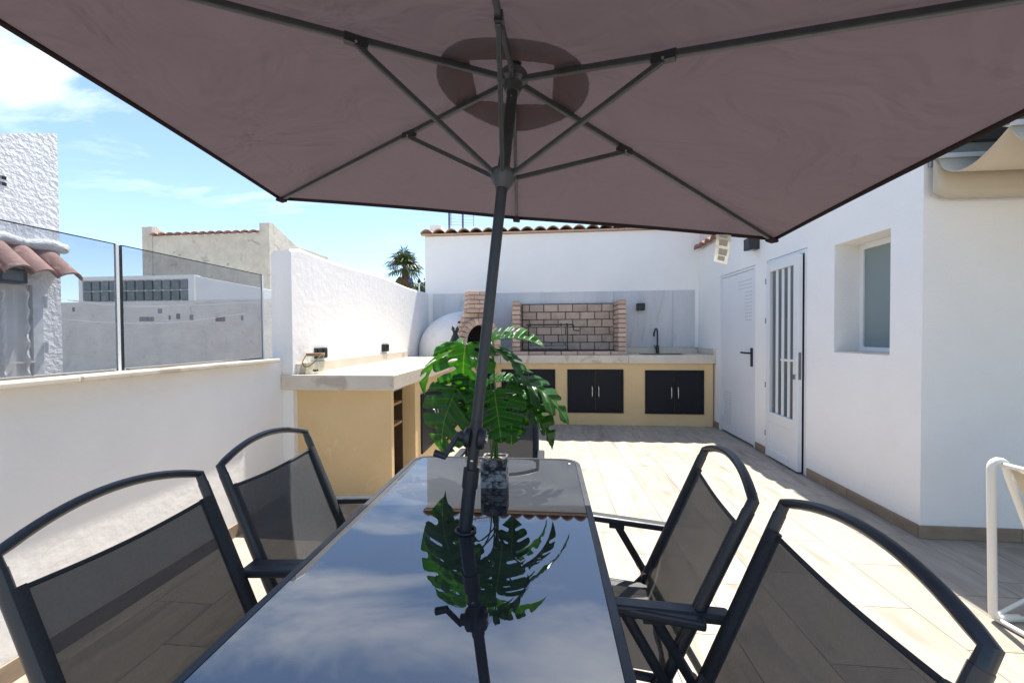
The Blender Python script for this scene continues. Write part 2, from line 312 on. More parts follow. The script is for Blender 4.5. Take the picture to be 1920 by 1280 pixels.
M['canopy'] = fabric('taupe_canopy', (0.108,0.083,0.090), 0.21)
M['hem'] = fabric('taupe_hem', (0.05,0.039,0.039), 0.25)
M['vent'] = fabric('taupe_vent_cap', (0.100,0.077,0.083), 0.24)
M['paper'] = fabric('white_paper', (0.78,0.76,0.68), 0.3)
M['ink'] = mat('grey_ink', (0.40,0.39,0.35), (0.60,0.58,0.52), rough=0.9, nscale=420, lo=0.4, hi=0.6)
M['smoke_glass'] = thin_glass('grey_tinted_glass', (0.77,0.79,0.82))
M['glass_edge'] = mat('dark_glass_edge', (0.02,0.024,0.03), rough=0.2)
M['pale_edge'] = mat('pale_glass_edge', (0.75,0.78,0.77), rough=0.3)
M['jar_glass'] = thin_glass('clear_glass', (0.93,0.95,0.94), 1.45)
M['wood'] = mat('shelf_wood', (0.42,0.24,0.10), (0.33,0.18,0.075), rough=0.6, nscale=8, stretch=(6,1,1))
M['brown_panel'] = mat('brown_niche_side', (0.085,0.05,0.025), (0.065,0.038,0.02), rough=0.8, nscale=6)
M['grey_steel'] = mat('grey_painted_steel', (0.42,0.42,0.41), (0.36,0.36,0.35), rough=0.5, nscale=5)
M['ground'] = mat('dusty_ground', (0.33,0.29,0.235), (0.26,0.23,0.19), rough=0.95, nscale=0.8)
M['bark'] = mat('palm_bark', (0.17,0.115,0.075), (0.09,0.06,0.042), rough=0.95, nscale=7, stretch=(1,1,3), bump=0.8, bscale=14, bdist=0.04)
M['dead_frond'] = mat('dry_frond', (0.16,0.105,0.05), (0.10,0.065,0.035), rough=0.9, nscale=5, rnd=0.2)
M['frond'] = mat('palm_frond', (0.085,0.125,0.035), (0.045,0.075,0.02), rough=0.55, nscale=2.5, rnd=0.2)
M['bush'] = mat('bush_leaf', (0.07,0.11,0.03), (0.035,0.06,0.016), rough=0.6, nscale=3)
M['fresh_black'] = mat('black_glazed', (0.012,0.012,0.013), rough=0.35)
M['galv'] = mat('galvanised_metal', (0.16,0.16,0.165), (0.22,0.22,0.225), rough=0.5, nscale=9, metallic=0.6)
M['blue_plastic'] = mat('blue_plastic', (0.06,0.09,0.22), rough=0.4)
M['peg'] = mat('grey_peg', (0.20,0.20,0.23), (0.28,0.27,0.29), rough=0.6, nscale=5, rnd=0.3)
M['line'] = mat('pale_cord', (0.62,0.61,0.6), rough=0.8)
# mirror-like dark table glass
m = bpy.data.materials.new('black_tempered_glass'); m.use_nodes = True; p = m.node_tree.nodes['Principled BSDF']
p.inputs['Base Color'].default_value = (0.014, 0.016, 0.019, 1); p.inputs['Roughness'].default_value = 0.012; p.inputs['IOR'].default_value = 2.35
t = m.node_tree; gg = N(t, 'ShaderNodeNewGeometry'); n1 = N(t, 'ShaderNodeTexNoise'); n1.inputs['Scale'].default_value = 9; n1.inputs['Detail'].default_value = 8; t.links.new(gg.outputs['Position'], n1.inputs['Vector'])
mr = N(t, 'ShaderNodeMapRange'); mr.inputs[1].default_value = 0.35; mr.inputs[2].default_value = 0.75; mr.inputs[3].default_value = 0.0; mr.inputs[4].default_value = 0.05; t.links.new(n1.outputs[0], mr.inputs[0])
dm = N(t, 'ShaderNodeMixRGB'); dm.inputs[1].default_value = (0.020,0.022,0.025,1); dm.inputs[2].default_value = (0.35,0.34,0.32,1); t.links.new(mr.outputs[0], dm.inputs[0]); t.links.new(dm.outputs[0], p.inputs['Base Color'])
M['table_glass'] = m
# monstera leaf: glossy, light passes through, pale ribs
def leaf_mat(name, base, trans):
    m = bpy.data.materials.new(name); m.use_nodes = True; t = m.node_tree; p = t.nodes['Principled BSDF']; o = t.nodes['Material Output']
    tcn = N(t, 'ShaderNodeTexCoord'); s = N(t, 'ShaderNodeSeparateXYZ'); t.links.new(tcn.outputs['Object'], s.inputs[0])
    ab = N(t, 'ShaderNodeMath', operation='ABSOLUTE'); t.links.new(s.outputs[0], ab.inputs[0])
    rb = N(t, 'ShaderNodeMapRange'); rb.inputs[1].default_value = 0.004; rb.inputs[2].default_value = 0.014; rb.inputs[3].default_value = 1; rb.inputs[4].default_value = 0; t.links.new(ab.outputs[0], rb.inputs[0])
    # side veins: y - 0.45|x| repeated
    q = N(t, 'ShaderNodeMath', operation='MULTIPLY_ADD'); q.inputs[1].default_value = -0.42; t.links.new(ab.outputs[0], q.inputs[0]); t.links.new(s.outputs[1], q.inputs[2])
    q2 = N(t, 'ShaderNodeMath', operation='MULTIPLY'); q2.inputs[1].default_value = 2*math.pi/0.18; t.links.new(q.outputs[0], q2.inputs[0])
    q3 = N(t, 'ShaderNodeMath', operation='COSINE'); t.links.new(q2.outputs[0], q3.inputs[0])
    vb = N(t, 'ShaderNodeMapRange'); vb.inputs[1].default_value = 0.93; vb.inputs[2].default_value = 1.0; vb.inputs[3].default_value = 0; vb.inputs[4].default_value = 0.35; t.links.new(q3.outputs[0], vb.inputs[0])
    mxv = N(t, 'ShaderNodeMath', operation='MAXIMUM'); t.links.new(rb.outputs[0], mxv.inputs[0]); t.links.new(vb.outputs[0], mxv.inputs[1])
    oi = N(t, 'ShaderNodeObjectInfo'); hs = N(t, 'ShaderNodeHueSaturation'); hs.inputs['Color'].default_value = (*base, 1)
    mr = N(t, 'ShaderNodeMapRange'); mr.inputs[3].default_value = 0.75; mr.inputs[4].default_value = 1.3; t.links.new(oi.outputs['Random'], mr.inputs[0]); t.links.new(mr.outputs[0], hs.inputs['Value'])
    cmx = N(t, 'ShaderNodeMixRGB'); cmx.inputs[2].default_value = (base[0]*2.6+0.03, base[1]*1.7+0.03, base[2]*2.2+0.01, 1); t.links.new(mxv.outputs[0], cmx.inputs[0]); t.links.new(hs.outputs[0], cmx.inputs[1])
    t.links.new(cmx.outputs[0], p.inputs['Base Color']); p.inputs['Roughness'].default_value = 0.33; p.inputs['Specular IOR Level'].default_value = 0.4
    b = N(t, 'ShaderNodeBump'); b.inputs['Strength'].default_value = 0.5; b.inputs['Distance'].default_value = 0.02; t.links.new(q3.outputs[0], b.inputs['Height']); t.links.new(b.outputs[0], p.inputs['Normal'])
    tl = N(t, 'ShaderNodeBsdfTranslucent'); tcol = N(t, 'ShaderNodeMixRGB', blend_type='MULTIPLY'); tcol.inputs[0].default_value = 1; tcol.inputs[2].default_value = (5.2, 3.3, 0.6, 1); t.links.new(cmx.outputs[0], tcol.inputs[1]); t.links.new(tcol.outputs[0], tl.inputs[0])
    ms = N(t, 'ShaderNodeMixShader'); ms.inputs[0].default_value = trans; t.links.new(p.outputs[0], ms.inputs[1]); t.links.new(tl.outputs[0], ms.inputs[2]); t.links.new(ms.outputs[0], o.inputs[0])
    return m
M['leaf'] = leaf_mat('monstera_leaf', (0.038, 0.14, 0.026), 0.5)

# ------------------------------------------------------------------ ground and patio floor
XR, XL, XW, YB = 2.425, -2.0, -2.09, 6.4      # right wall, tall left wall, low left wall, back wall
bm = new(); bmesh.ops.create_grid(bm, x_segments=4, y_segments=4, size=900)
g = part('ground', bm, M['ground']); g.location.z = -0.16; props(g, kind='structure')
floor = part('floor', bx(XW-0.2, 6.5, -6.0, YB, -0.15, -0.006), M['grout']); props(floor, kind='structure')
TW, TL = 0.3125, 0.6175
b = bx(-TW/2+0.0015, TW/2-0.0015, -TL/2+0.0015, TL/2-0.0015, -0.0058, 0.0)
tile_me = finish(b, 'floor_tile', M['tile'])
cut = {}
def tile_mesh(lx, ly):
    k = (round(lx, 3), round(ly, 3))
    if k not in cut: cut[k] = finish(bx(-lx/2+0.0015, lx/2-0.0015, -ly/2+0.0015, ly/2-0.0015, -0.0058, 0.0), 'floor_tile', M['tile'])
    return cut[k]
x0 = 0.515 - 9*TW; offs = [0.53, 0.28, 0.41, 0.16]
i = 0; far_tiles = new()
while x0 + i*TW < 4.6:
    xa, xb = max(x0 + i*TW, XW+0.003), x0 + (i+1)*TW
    yy = offs[(i-9) % 4] - 3*TL
    while yy < YB:
        ya, yb = yy, yy + TL; yy += TL
        lim = 5.80 if xa > -0.8 else 5.4
        if xa >= XR - 0.02: lim = 2.712
        elif xb > XR: xb2 = XR - 0.002
        xbb = min(xb, XR-0.002) if (xa < XR and ya > 2.3) else xb
        if xa >= XR - 0.02 or xa < XR: yb = min(yb, lim)
        if yb - ya < 0.03 or xbb - xa < 0.02: continue
        if xb < -1.25 and ya > 2.95: continue
        c = ((xa+xbb)/2, (ya+yb)/2, 0.0)
        if ya < -0.4 or xa > 3.6:
            box(far_tiles, xa+0.0015, xbb-0.0015, ya+0.0015, yb-0.0015, -0.0058, 0.0); continue
        me = tile_mesh(xbb-xa, yb-ya)
        o = piece('floor_tile', me, floor, c)
        if random.random() < 0.5: o.rotation_euler = (0, 0, math.pi)
    i += 1
part('floor_tiles', far_tiles, M['tile'], floor, kind='stuff')

# ------------------------------------------------------------------ right house
def skirting(parent, a, b, h=0.085, th=0.012, step=0.6, nrm=(-1, 0)):
    a, b = Vector(a), Vector(b); L = (b-a).length; d = (b-a)/L; n = Vector((*nrm, 0)); k = 0.0
    while k < L - 0.01:
        e = min(k+step, L); p0 = a + d*(k+0.0015); p1 = a + d*(e-0.0015); q = p1 + n*th
        part('skirting_tile', bx(min(p0.x, q.x), max(p0.x, q.x), min(p0.y, q.y), max(p0.y, q.y), 0.001, h), M['skirting'], parent, bevel=0.003, origin=(p0+p1)/2)
        k = e
house = thing('house', 'white rendered house along the right side with two doors and a window', 'house', (XR+0.12, 4.2, 0))
D1 = (4.71, 5.62, -0.01, 2.14); D2 = (3.82, 4.47, -0.01, 2.14); WN = (2.95, 3.48, 1.18, 2.08)
part('side_wall', wall_x(new(), XR, XR+0.25, 2.715, 4.9, -0.15, 3.2, [(3.82,4.47,-0.15,2.14), WN, (4.71,4.9,-0.15,2.14)]), M['white_wall'], house)
part('side_wall', wall_x(new(), XR, XR+0.25, 4.9, YB, -0.15, 2.66, [(4.9,5.62,-0.15,2.14)]), M['white_wall'], house)
part('front_wall', bx(XR+0.25, 6.5, 2.715, 2.95, -0.15, 3.2), M['white_wall'], house)
part('upper_wall', bx(XR+0.02, XR+0.3, 4.9, 9.5, 2.66, 3.25), M['pink_wall'], house)
part('roof_slab', bx(XR+0.25, 6.5, 2.95, 9.5, 3.0, 3.15), M['white_wall'], house)
part('inner_wall', bx(XR+0.6, XR+0.65, 2.95, YB, -0.15, 3.0), M['white_wall'], house)
skirting(house, (XR, 4.49, 0), (XR, 4.69, 0)); skirting(house, (XR, 5.64, 0), (XR, 5.775, 0)); skirting(house, (XR, 2.715, 0), (XR, 3.80, 0))
skirting(house, (XR-0.012, 2.715, 0), (6.4, 2.715, 0), nrm=(0, -1))
# eave tiles on the low part of the wall
def wave_tile(name, pitch, length, amp, m, n=12, th=0.014, power=0.8):
    bm = new(); rows = []
    for yv in (0, length):
        up = []; dn = []
        for k in range(n+1):
            u = k/n; z = amp*max(0, math.sin(math.pi*u))**power
            up.append(bm.verts.new(((u-0.5)*pitch, yv, z+th))); dn.append(bm.verts.new(((u-0.5)*pitch, yv, z)))
        rows.append((up, dn))
    (u0, d0), (u1, d1) = rows
    for k in range(n):
        bm.faces.new((u0[k], u0[k+1], u1[k+1], u1[k])); bm.faces.new((d0[k], d1[k], d1[k+1], d0[k+1]))
        bm.faces.new((u0[k], d0[k], d0[k+1], u0[k+1])); bm.faces.new((u1[k], u1[k+1], d1[k+1], d1[k]))
    bm.faces.new((u0[0], u1[0], d1[0], d0[0])); bm.faces.new((u0[n], d0[n], d1[n], u1[n]))
    return finish(bm, name, m, False)
wt = wave_tile('eave_tile', 0.2, 0.26, 0.05, M['old_tile'])
eave = thing('tiled_eave', 'short strip of red clay tiles along the low part of the right wall', 'roof edge', (XR, 5.6, 2.66))
for k in range(7): piece('eave_tile', wt, eave, (XR-0.09, 5.02+k*0.202, 2.665), (R(20), 0, R(-90)))

# white metal door
dr = thing('metal_door', 'plain white metal door with black lever handle and punched vents', 'door', (XR, 5.165, 0.02))
part('door_frame', wall_x(new(), XR+0.004, XR+0.075, 4.715, 5.615, 0.0, 2.135, [(4.745, 5.585, 0.0, 2.105)]), M['white_paint'], dr)
lf = part('door_leaf', bx(XR+0.009, XR+0.055, 4.748, 5.582, 0.02, 2.101), M['white_paint'], dr, bevel=0.003)
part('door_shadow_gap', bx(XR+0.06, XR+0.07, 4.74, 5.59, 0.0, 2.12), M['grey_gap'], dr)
vb_ = new()
for r_ in range(3):
    for c_ in range(8): box(vb_, XR+0.0065, XR+0.0092, 4.80+c_*0.043, 4.828+c_*0.043, 1.985-r_*0.045, 1.993-r_*0.045)
for r_ in range(9):
    for c_ in range(4): box(vb_, XR+0.0065, XR+0.0092, 4.80+c_*0.043, 4.828+c_*0.043, 1.84-r_*0.042, 1.848-r_*0.042)
for r_ in range(14):
    for c_ in range(5 if r_ < 11 else 7): box(vb_, XR+0.0065, XR+0.0092, 5.30+c_*0.043, 5.328+c_*0.043, 0.55-r_*0.032, 0.558-r_*0.032)
part('vent_slots', vb_, mat('vent_slot', (0.5,0.5,0.5), rough=0.8), lf, kind='stuff')
h = new(); box(h, XR-0.002, XR+0.01, 4.775, 4.815, 0.95, 1.17)
tube(h, [(XR+0.002, 4.795, 1.11), (XR-0.05, 4.795, 1.11)], 0.011); tube(h, [(XR-0.05, 4.79, 1.11), (XR-0.052, 4.93, 1.112)], 0.0115)
part('handle', h, M['black'], lf, smooth='auto')
for zz in (0.3, 1.8): part('hinge', tube(new(), [(XR, 5.585, zz), (XR, 5.585, zz+0.1)], 0.009), M['white_paint'], dr, smooth='auto')

# aluminium door, a little ajar
da = thing('glazed_door', 'white aluminium door with four narrow glass strips, slightly ajar', 'door', (XR, 4.145, 0.02))
part('door_frame', wall_x(new(), XR+0.003, XR+0.07, 3.825, 4.465, 0.0, 2.135, [(3.86, 4.43, 0.0, 2.1)]), M['white_paint'], da)
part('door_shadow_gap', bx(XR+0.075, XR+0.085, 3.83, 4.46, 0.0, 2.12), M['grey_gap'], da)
HX, HY = XR+0.012, 4.435; aj = R(2.2)
def dxy(u, n): # u along leaf from hinge, n outwards from wall
    return HX - u*math.sin(aj) - n*math.cos(aj), HY - u*math.cos(aj) + n*math.sin(aj)
def dbox(bm, u0, u1, n0, n1, z0, z1):
    P = [dxy(u0, n0), dxy(u1, n0), dxy(u1, n1), dxy(u0, n1)]; return prism(bm, P, z0, z1)
LW = 0.57
leaf = new()
for u0, u1, z0, z1 in ((0, 0.07, 0.02, 2.09), (LW-0.075, LW, 0.02, 2.09), (0.07, LW-0.075, 2.0, 2.09), (0.07, LW-0.075, 0.40, 0.50), (0.07, LW-0.075, 0.02, 0.1)):
    dbox(leaf, u0, u1, 0.0, 0.042, z0, z1)
lfo = part('door_leaf', leaf, M['white_paint'], da, bevel=0.003)
part('lower_panel', dbox(new(), 0.068, LW-0.073, 0.010, 0.030, 0.095, 0.405), M['white_paint'], da)
gw = (LW-0.145)
for k in range(4):
    uc = 0.07 + gw*(k+0.5)/4
    part('glass_strip', dbox(new(), uc-0.034, uc+0.034, 0.008, 0.016, 0.5, 2.0), M['strip_glass'], da)
for k in range(3):
    uc = 0.07 + gw*(k+1)/4
    part('glazing_bar', dbox(new(), uc-0.020, uc+0.020, 0.004, 0.024, 0.501, 1.999), M['white_paint'], da, bevel=0.003)
h = new(); dbox(h, LW-0.055, LW-0.02, 0.042, 0.052, 0.95, 1.14)
p1 = dxy(LW-0.038, 0.05); p2 = dxy(LW-0.038, 0.09); p3 = dxy(LW-0.17, 0.092)
tube(h, [(*p1, 1.08), (*p2, 1.08)], 0.011); tube(h, [(*p2, 1.08), (*p3, 1.08)], 0.012); part('handle', h, M['white_paint'], lfo, smooth='auto')
h = new(); dbox(h, LW-0.048, LW-0.028, 0.052, 0.058, 0.90, 0.945); part('lock', h, M['grey_gap'], lfo)
h = new(); dbox(h, LW+0.0005, LW+0.004, 0.012, 0.034, 0.90, 1.16); part('lock_plate', h, M['galv'], lfo)
for zz in (0.22, 0.75, 1.45, 1.88): part('hinge', tube(new(), [(XR-0.02, 4.455, zz), (XR-0.02, 4.455, zz+0.06)], 0.008), M['galv'], da, smooth='auto')

wn = thing('window', 'small recessed window with frosted grey glass in the right wall', 'window', (XR+0.2, 3.215, 1.18))
part('window_frame', wall_x(new(), XR+0.19, XR+0.245, WN[0]+0.001, WN[1]-0.001, WN[2]+0.001, WN[3]-0.001, [(WN[0]+0.045, WN[1]-0.045, WN[2]+0.045, WN[3]-0.05)]), M['white_paint'], wn, bevel=0.004)
part('pane', bx(XR+0.205, XR+0.215, WN[0]+0.044, WN[1]-0.044, WN[2]+0.044, WN[3]-0.049), M['frost'], wn)
part('sill', bx(XR+0.01, XR+0.19, WN[0]+0.001, WN[1]-0.001, WN[2]-0.0, WN[2]+0.012), M['marble'], wn)

def wall_lamp(label, c, s, n):
    t_ = thing('wall_lamp', label, 'wall lamp', c, 'black cube wall lamps'); c = Vector(c)
    if n == 'x': part('lamp_body', bx(c.x-s, c.x, c.y-s*0.5, c.y+s*0.5, c.z-s*0.55, c.z+s*0.55), M['black'], t_, bevel=0.004); part('lens', bx(c.x-s*0.8, c.x-s*0.2, c.y-s*0.3, c.y+s*0.3, c.z-s*0.55-0.004, c.z-s*0.55+0.001), M['frost'], t_)
    else: part('lamp_body', bx(c.x-s*0.5, c.x+s*0.5, c.y-s, c.y, c.z-s*0.5, c.z+s*0.5), M['black'], t_, bevel=0.004); part('lens', bx(c.x-s*0.3, c.x+s*0.3, c.y-s*0.8, c.y-s*0.2, c.z-s*0.5-0.004, c.z-s*0.5+0.001), M['frost'], t_)
wall_lamp('black cube lamp on the right wall above the two doors', (XR, 4.68, 2.37), 0.12, 'x')

# ------------------------------------------------------------------ back building
bk = thing('back_building', 'white building closing the patio at the back, corrugated clay tile roof edge', 'building', (0.2, YB, 0))
part('wall', bx(-2.05, XR+0.115, YB, YB+0.3, -0.15, 3.02), M['white_wall'], bk)
part('end_wall', bx(-2.05, -1.85, YB+0.3, 10.0, -0.15, 3.3), M['white_wall'], bk)
o = part('roof_slab', prism(new(), [(-2.05, 0), (XR+0.1, 0), (XR+0.1, 1), (-2.05, 1)], 0, 1), M['terracotta'], bk)
for v_ in o.data.vertices:     # slab rising gently away from the patio
    px_, py_, pz_ = v_.co + Vector((0.2, YB, 0)); yv = YB+0.02 + py_*3.6; v_.co = Vector((px_, yv, 3.02 + py_*0.42 + (pz_*0.03))) - Vector((0.2, YB, 0))
fas = part('eave_strip', bx(-2.1, XR+0.1, YB-0.055, YB-0.003, 3.028, 3.05), M['terracotta'], bk)
wt2 = wave_tile('roof_tile', 0.212, 0.46, 0.062, M['terracotta'], n=14, th=0.016, power=0.85)
for k in range(22):
    for r_ in range(3):
        piece('roof_tile', wt2, bk, (-2.0+k*0.212+random.uniform(-0.004, 0.004), YB-0.075+r_*0.40, 3.048+r_*0.052+random.uniform(-0.003, 0.003)), (R(6.7), 0, random.uniform(-0.01, 0.01)))
edges = [-1.92, -0.98, -0.02, 1.09, 2.03, 2.37]
for a, b_ in zip(edges, edges[1:]):
    part('wall_panel', bx(a+0.002, b_-0.002, YB-0.012, YB-0.0005, 1.13, 2.045), M['splash'], bk, bevel=0.002, origin=((a+b_)/2, YB, 1.6))
vent = thing('roof_vent', 'small square vent stack on the back tiled roof', 'vent', (1.16, 6.72, 3.12))
part('stack', bx(1.10, 1.22, 6.66, 6.78, 3.1, 3.42), M['white_wall'], vent); part('cap', bx(1.07, 1.25, 6.63, 6.81, 3.42, 3.45), M['terracotta'], vent)
wall_lamp('black cube lamp on the grey panel above the tap', (1.51, YB-0.013, 1.78), 0.115, 'y')

# aerial on the roof
an = thing('tv_aerial', 'television aerial with mast and grid reflector on the back roof', 'aerial', (-1.74, 8.0, 3.2))
part('mast', tube(new(), [(-1.74, 8.0, 3.18), (-1.74, 8.0, 4.9)], 0.022), M['galv'], an)
part('boom', tube(new(), [(-1.98, 7.95, 4.02), (-1.0, 8.15, 3.95)], 0.014), M['galv'], an)
gr = new()
for k in range(7): tube(gr, [(-1.98, 7.95, 3.66+k*0.06), (-1.52, 8.05, 3.66+k*0.06)], 0.005, 5)
for xx in (-1.98, -1.75, -1.52): tube(gr, [(xx, 8.0+(xx+1.75)*0.2, 3.64), (xx, 8.0+(xx+1.75)*0.2, 4.04)], 0.006, 5)
part('grid_reflector', gr, M['galv'], an)
for k in range(9):
    xx = -1.45 + k*0.055; part('element', tube(new(), [(xx, 8.06, 3.97-0.004*k), (xx, 8.06, 4.06-0.004*k)], 0.005, 5), M['galv'], an)
ms_ = thing('thin_mast', 'thin dark mast rising behind the left end of the tiled roof', 'mast', (-2.06, 8.0, 3.2))
gr = new()
for k in range(6): tube(gr, [(-2.30, 8.0, 3.98+k*0.085), (-1.78, 8.0, 3.98+k*0.085)], 0.008, 5)
for xx in (-2.30, -1.78): tube(gr, [(xx, 8.0, 3.97), (xx, 8.0, 4.42)], 0.009, 5)
part('grid_reflector', gr, M['galv'], ms_)
part('pole', tube(new(), [(-2.03, 8.0, 3.18), (-2.03, 8.0, 5.3)], 0.024), M['galv'], ms_); part('foot', bx(-2.09, -1.97, 7.94, 8.06, 3.16, 3.2), M['galv'], ms_)

# ------------------------------------------------------------------ left walls and glass screen
tw = thing('boundary_wall', 'tall white rendered wall behind the left counter', 'wall', (XL-0.085, 4.6, 0))
bm = new(); ys = [2.87, 3.0]+[3.0+k*0.2 for k in range(1, 17)]+[YB-0.001]; prev = None
for yv in ys:
    zt = 2.05 + 0.012*math.sin(yv*3.1) + (0.004 if yv > 2.9 else -0.03)
    ring = [bm.verts.new(p) for p in ((XL, yv, -0.15), (XL, yv, zt-0.02), (XL-0.02, yv, zt), (XL-0.15, yv, zt-0.01), (XL-0.17, yv, zt-0.035), (XL-0.17, yv, -0.15))]
    if prev:
        for k in range(6): bm.faces.new((prev[k], prev[(k+1) % 6], ring[(k+1) % 6], ring[k]))
    else: bm.faces.new(ring)
    prev = ring
bm.faces.new(prev[::-1]); part('wall_body', bm, M['rough_white'], tw)
lw = thing('parapet_wall', 'low white wall on the left with a stone coping under the glass', 'wall', (XW-0.07, 0.5, 0))
part('wall_body', bx(XW-0.14, XW, -5.0, 2.869, -0.15, 1.145), M['rough_white'], lw)
for a, b_ in ((-5.0, -1.4), (-1.4, 0.2), (0.2, 1.5), (1.5, 2.76)):
    part('coping', bx(XW-0.19, XW+0.07, a+0.001, b_-0.001, 1.145, 1.175), M['marble'], lw, bevel=0.008, origin=(XW, (a+b_)/2, 1.15))
skirting(lw, (XW, -0.6, 0), (XW, 2.9, 0), nrm=(1, 0))
GX = XW-0.03
def glass_pane(y0, y1, label):
    t_ = thing('glass_screen', label, 'glass screen', (GX, (y0+y1)/2, 1.175), 'grey glass screen panels on the parapet')
    part('pane', bx(GX-0.005, GX+0.005, y0, y1, 1.176, 1.80), M['smoke_glass'], t_)
    part('edge', bx(GX-0.006, GX+0.006, y0-0.007, y0, 1.176, 1.80), M['glass_edge'], t_)
    part('pale_end_strip', bx(GX-0.006, GX+0.006, y1, y1+0.013, 1.176, 1.80), M['pale_edge'], t_)  # pale strip along the far end of the pane
    part('top_edge', bx(GX-0.0055, GX+0.0055, y0, y1, 1.80, 1.803), M['glass_edge'], t_)
    part('bottom_rail', bx(GX-0.012, GX+0.012, y0+0.02, y1-0.02, 1.1755, 1.182), M['grey_gap'], t_)
yj = at(239, 600, 1).y
sj = 1.735
glass_pane(sj+0.014, 2.70, 'grey tinted glass panel on the parapet next to the tall white wall')
glass_pane(0.15, sj-0.014, 'grey tinted glass panel on the parapet in front of the neighbouring porch')
glass_pane(-1.45, 0.12, 'grey tinted glass panel on the parapet nearest the viewer')

# ------------------------------------------------------------------ neighbouring buildings
nb = thing('neighbour_house', 'white lumpy rendered house beyond the glass on the left', 'house', (-4.0, 2.0, 0))
bm = new()
for (yy_, zz_) in ((-3.0, 1.1),): pass
prof = [(-3.0, -0.16), (2.84, -0.16), (2.84, 3.02), (2.4, 2.79), (-3.0, 2.5)]
a_ = [bm.verts.new((-4.0, y_, z_)) for y_, z_ in prof]; c_ = [bm.verts.new((-7.0, y_, z_)) for y_, z_ in prof]
bm.faces.new(a_); bm.faces.new(c_[::-1])
for k in range(5): bm.faces.new((a_[k], c_[k], c_[(k+1) % 5], a_[(k+1) % 5]))
part('wall', bm, M['lumpy'], nb)
for k in range(2):
    for j in range(2): part('vent_hole', bx(-4.001, -3.996, 2.475+k*0.032, 2.50+k*0.032, 2.47+j*0.045, 2.495+j*0.045), M['soot_and_shade'], nb)  # flat black patches, painted as the shade inside small holes
nd = thing('neighbour_door', 'pale door behind white wrought iron bars under the tiled porch', 'door', (-3.98, 2.3, 0))
part('door_leaf', bx(-4.0, -3.985, 1.9, 2.62, -0.15, 1.74), M['pale_door'], nd)
part('door_frame', wall_x(new(), -3.999, -3.965, 1.82, 2.70, -0.15, 1.80, [(1.88, 2.64, -0.15, 1.75)]), M['iron_white'], nd)
for k in range(6):
    yy_ = 1.95+k*0.13; sp_ = [(-3.955+0.006*math.sin(j*1.5), yy_+0.006*math.cos(j*1.5), -0.1+j*0.03) for j in range(61)]
    part('twisted_bar', tube(new(), sp_, 0.009, 5), M['iron_white'], nd)
for zz in (0.4, 1.15): part('cross_bar', bx(-3.962, -3.95, 1.88, 2.64, zz, zz+0.012), M['iron_white'], nd)
for zz in (1.22, 1.58): part('hinge', tube(new(), [(-3.96, 2.715, zz), (-3.96, 2.715, zz+0.09)], 0.014), M['iron_white'], nd)
pc = thing('tiled_porch', 'small porch roof of old red barrel tiles over the neighbouring door', 'porch roof', (-4.0, 2.2, 1.9))
wt3 = wave_tile('porch_tile', 0.155, 0.36, 0.06, M['old_tile'], n=14, th=0.016, power=0.7)
for k in range(10): piece('porch_tile', wt3, pc, (-3.775+random.uniform(-0.01, 0.01), 2.74-k*0.15, 1.80+random.uniform(-0.008, 0.008)), (R(40), 0, R(90)+random.uniform(-0.04, 0.04)))
bm = new(); tube(bm, [(-3.98+0.015*math.sin(k*1.9), 2.86-k*0.12, 2.075+0.012*math.sin(k*2.7)) for k in range(13)], [0.042+0.01*math.sin(k*2.1) for k in range(13)], 9)
part('mortar_ridge', bm, M['mortar_white'], pc, smooth=True)
part('soffit', prism(new(), [(-3.999, 1.3), (-3.86, 1.3), (-3.86, 2.82), (-3.999, 2.82)], 1.86, 1.90), M['mortar_white'], pc)
lan = thing('porch_lantern', 'dark lantern box hanging under the neighbouring porch', 'lantern', (-3.8, 2.32, 1.72))
part('body', bx(-3.95, -3.83, 2.36, 2.53, 1.74, 1.85), M['black'], lan, bevel=0.01); part('pane', bx(-3.831, -3.826, 2.39, 2.50, 1.76, 1.83), M['strip_glass'], lan)

rw = thing('alley_wall', 'weathered grey rendered wall behind the clothes lines', 'wall', (-7.5, 7.5, 0))
part('wall_body', bx(-11.5, -2.25, 7.4, 7.6, -0.16, 2.10), M['grey_render'], rw)
rw2 = thing('sloping_wall', 'white wall with sloping top beside the glass block strip', 'wall', (-6.5, 7.5, 2.1))
bm = new()
pf = [(-7.29, 2.10), (-5.45, 2.10), (-5.45, 2.26), (-7.29, 2.61)]
a_ = [bm.verts.new((x_, 7.42, z_)) for x_, z_ in pf]; c_ = [bm.verts.new((x_, 7.58, z_)) for x_, z_ in pf]
bm.faces.new(a_[::-1]); bm.faces.new(c_)
for k in range(4): bm.faces.new((a_[k], a_[(k+1) % 4], c_[(k+1) % 4], c_[k]))
part('wall_body', bm, M['white_wall'], rw2)
gbk = thing('glass_block_strip', 'strip of two rows of glass blocks in a white frame above the grey wall', 'glass blocks', (-8.7, 7.5, 2.1))
gx0, gx1 = -10.02, -7.33; gz0 = 2.10
fr_ = new()
n_ = 12; pw = (gx1-gx0-0.22)/n_; ph = 0.222
box(fr_, gx0, gx1, 7.42, 7.58, gz0+2*ph+0.02, gz0+2*ph+0.10); box(fr_, gx0, gx0+0.09, 7.42, 7.58, gz0, gz0+2*ph+0.02); box(fr_, gx1-0.13, gx1, 7.42, 7.58, gz0, gz0+2*ph+0.02); box(fr_, gx0+0.09, gx1-0.13, 7.46, 7.56, gz0, gz0+2*ph+0.02)
part('frame', fr_, M['white_wall'], gbk)
gme = new(); box(gme, -pw/2+0.008, pw/2-0.008, -0.02, 0.05, -ph/2+0.008, ph/2-0.008); bmesh.ops.bevel(gme, geom=gme.edges[:], offset=0.012, segments=2, affect='EDGES'); gme = finish(gme, 'glass_block', M['glass_block'])
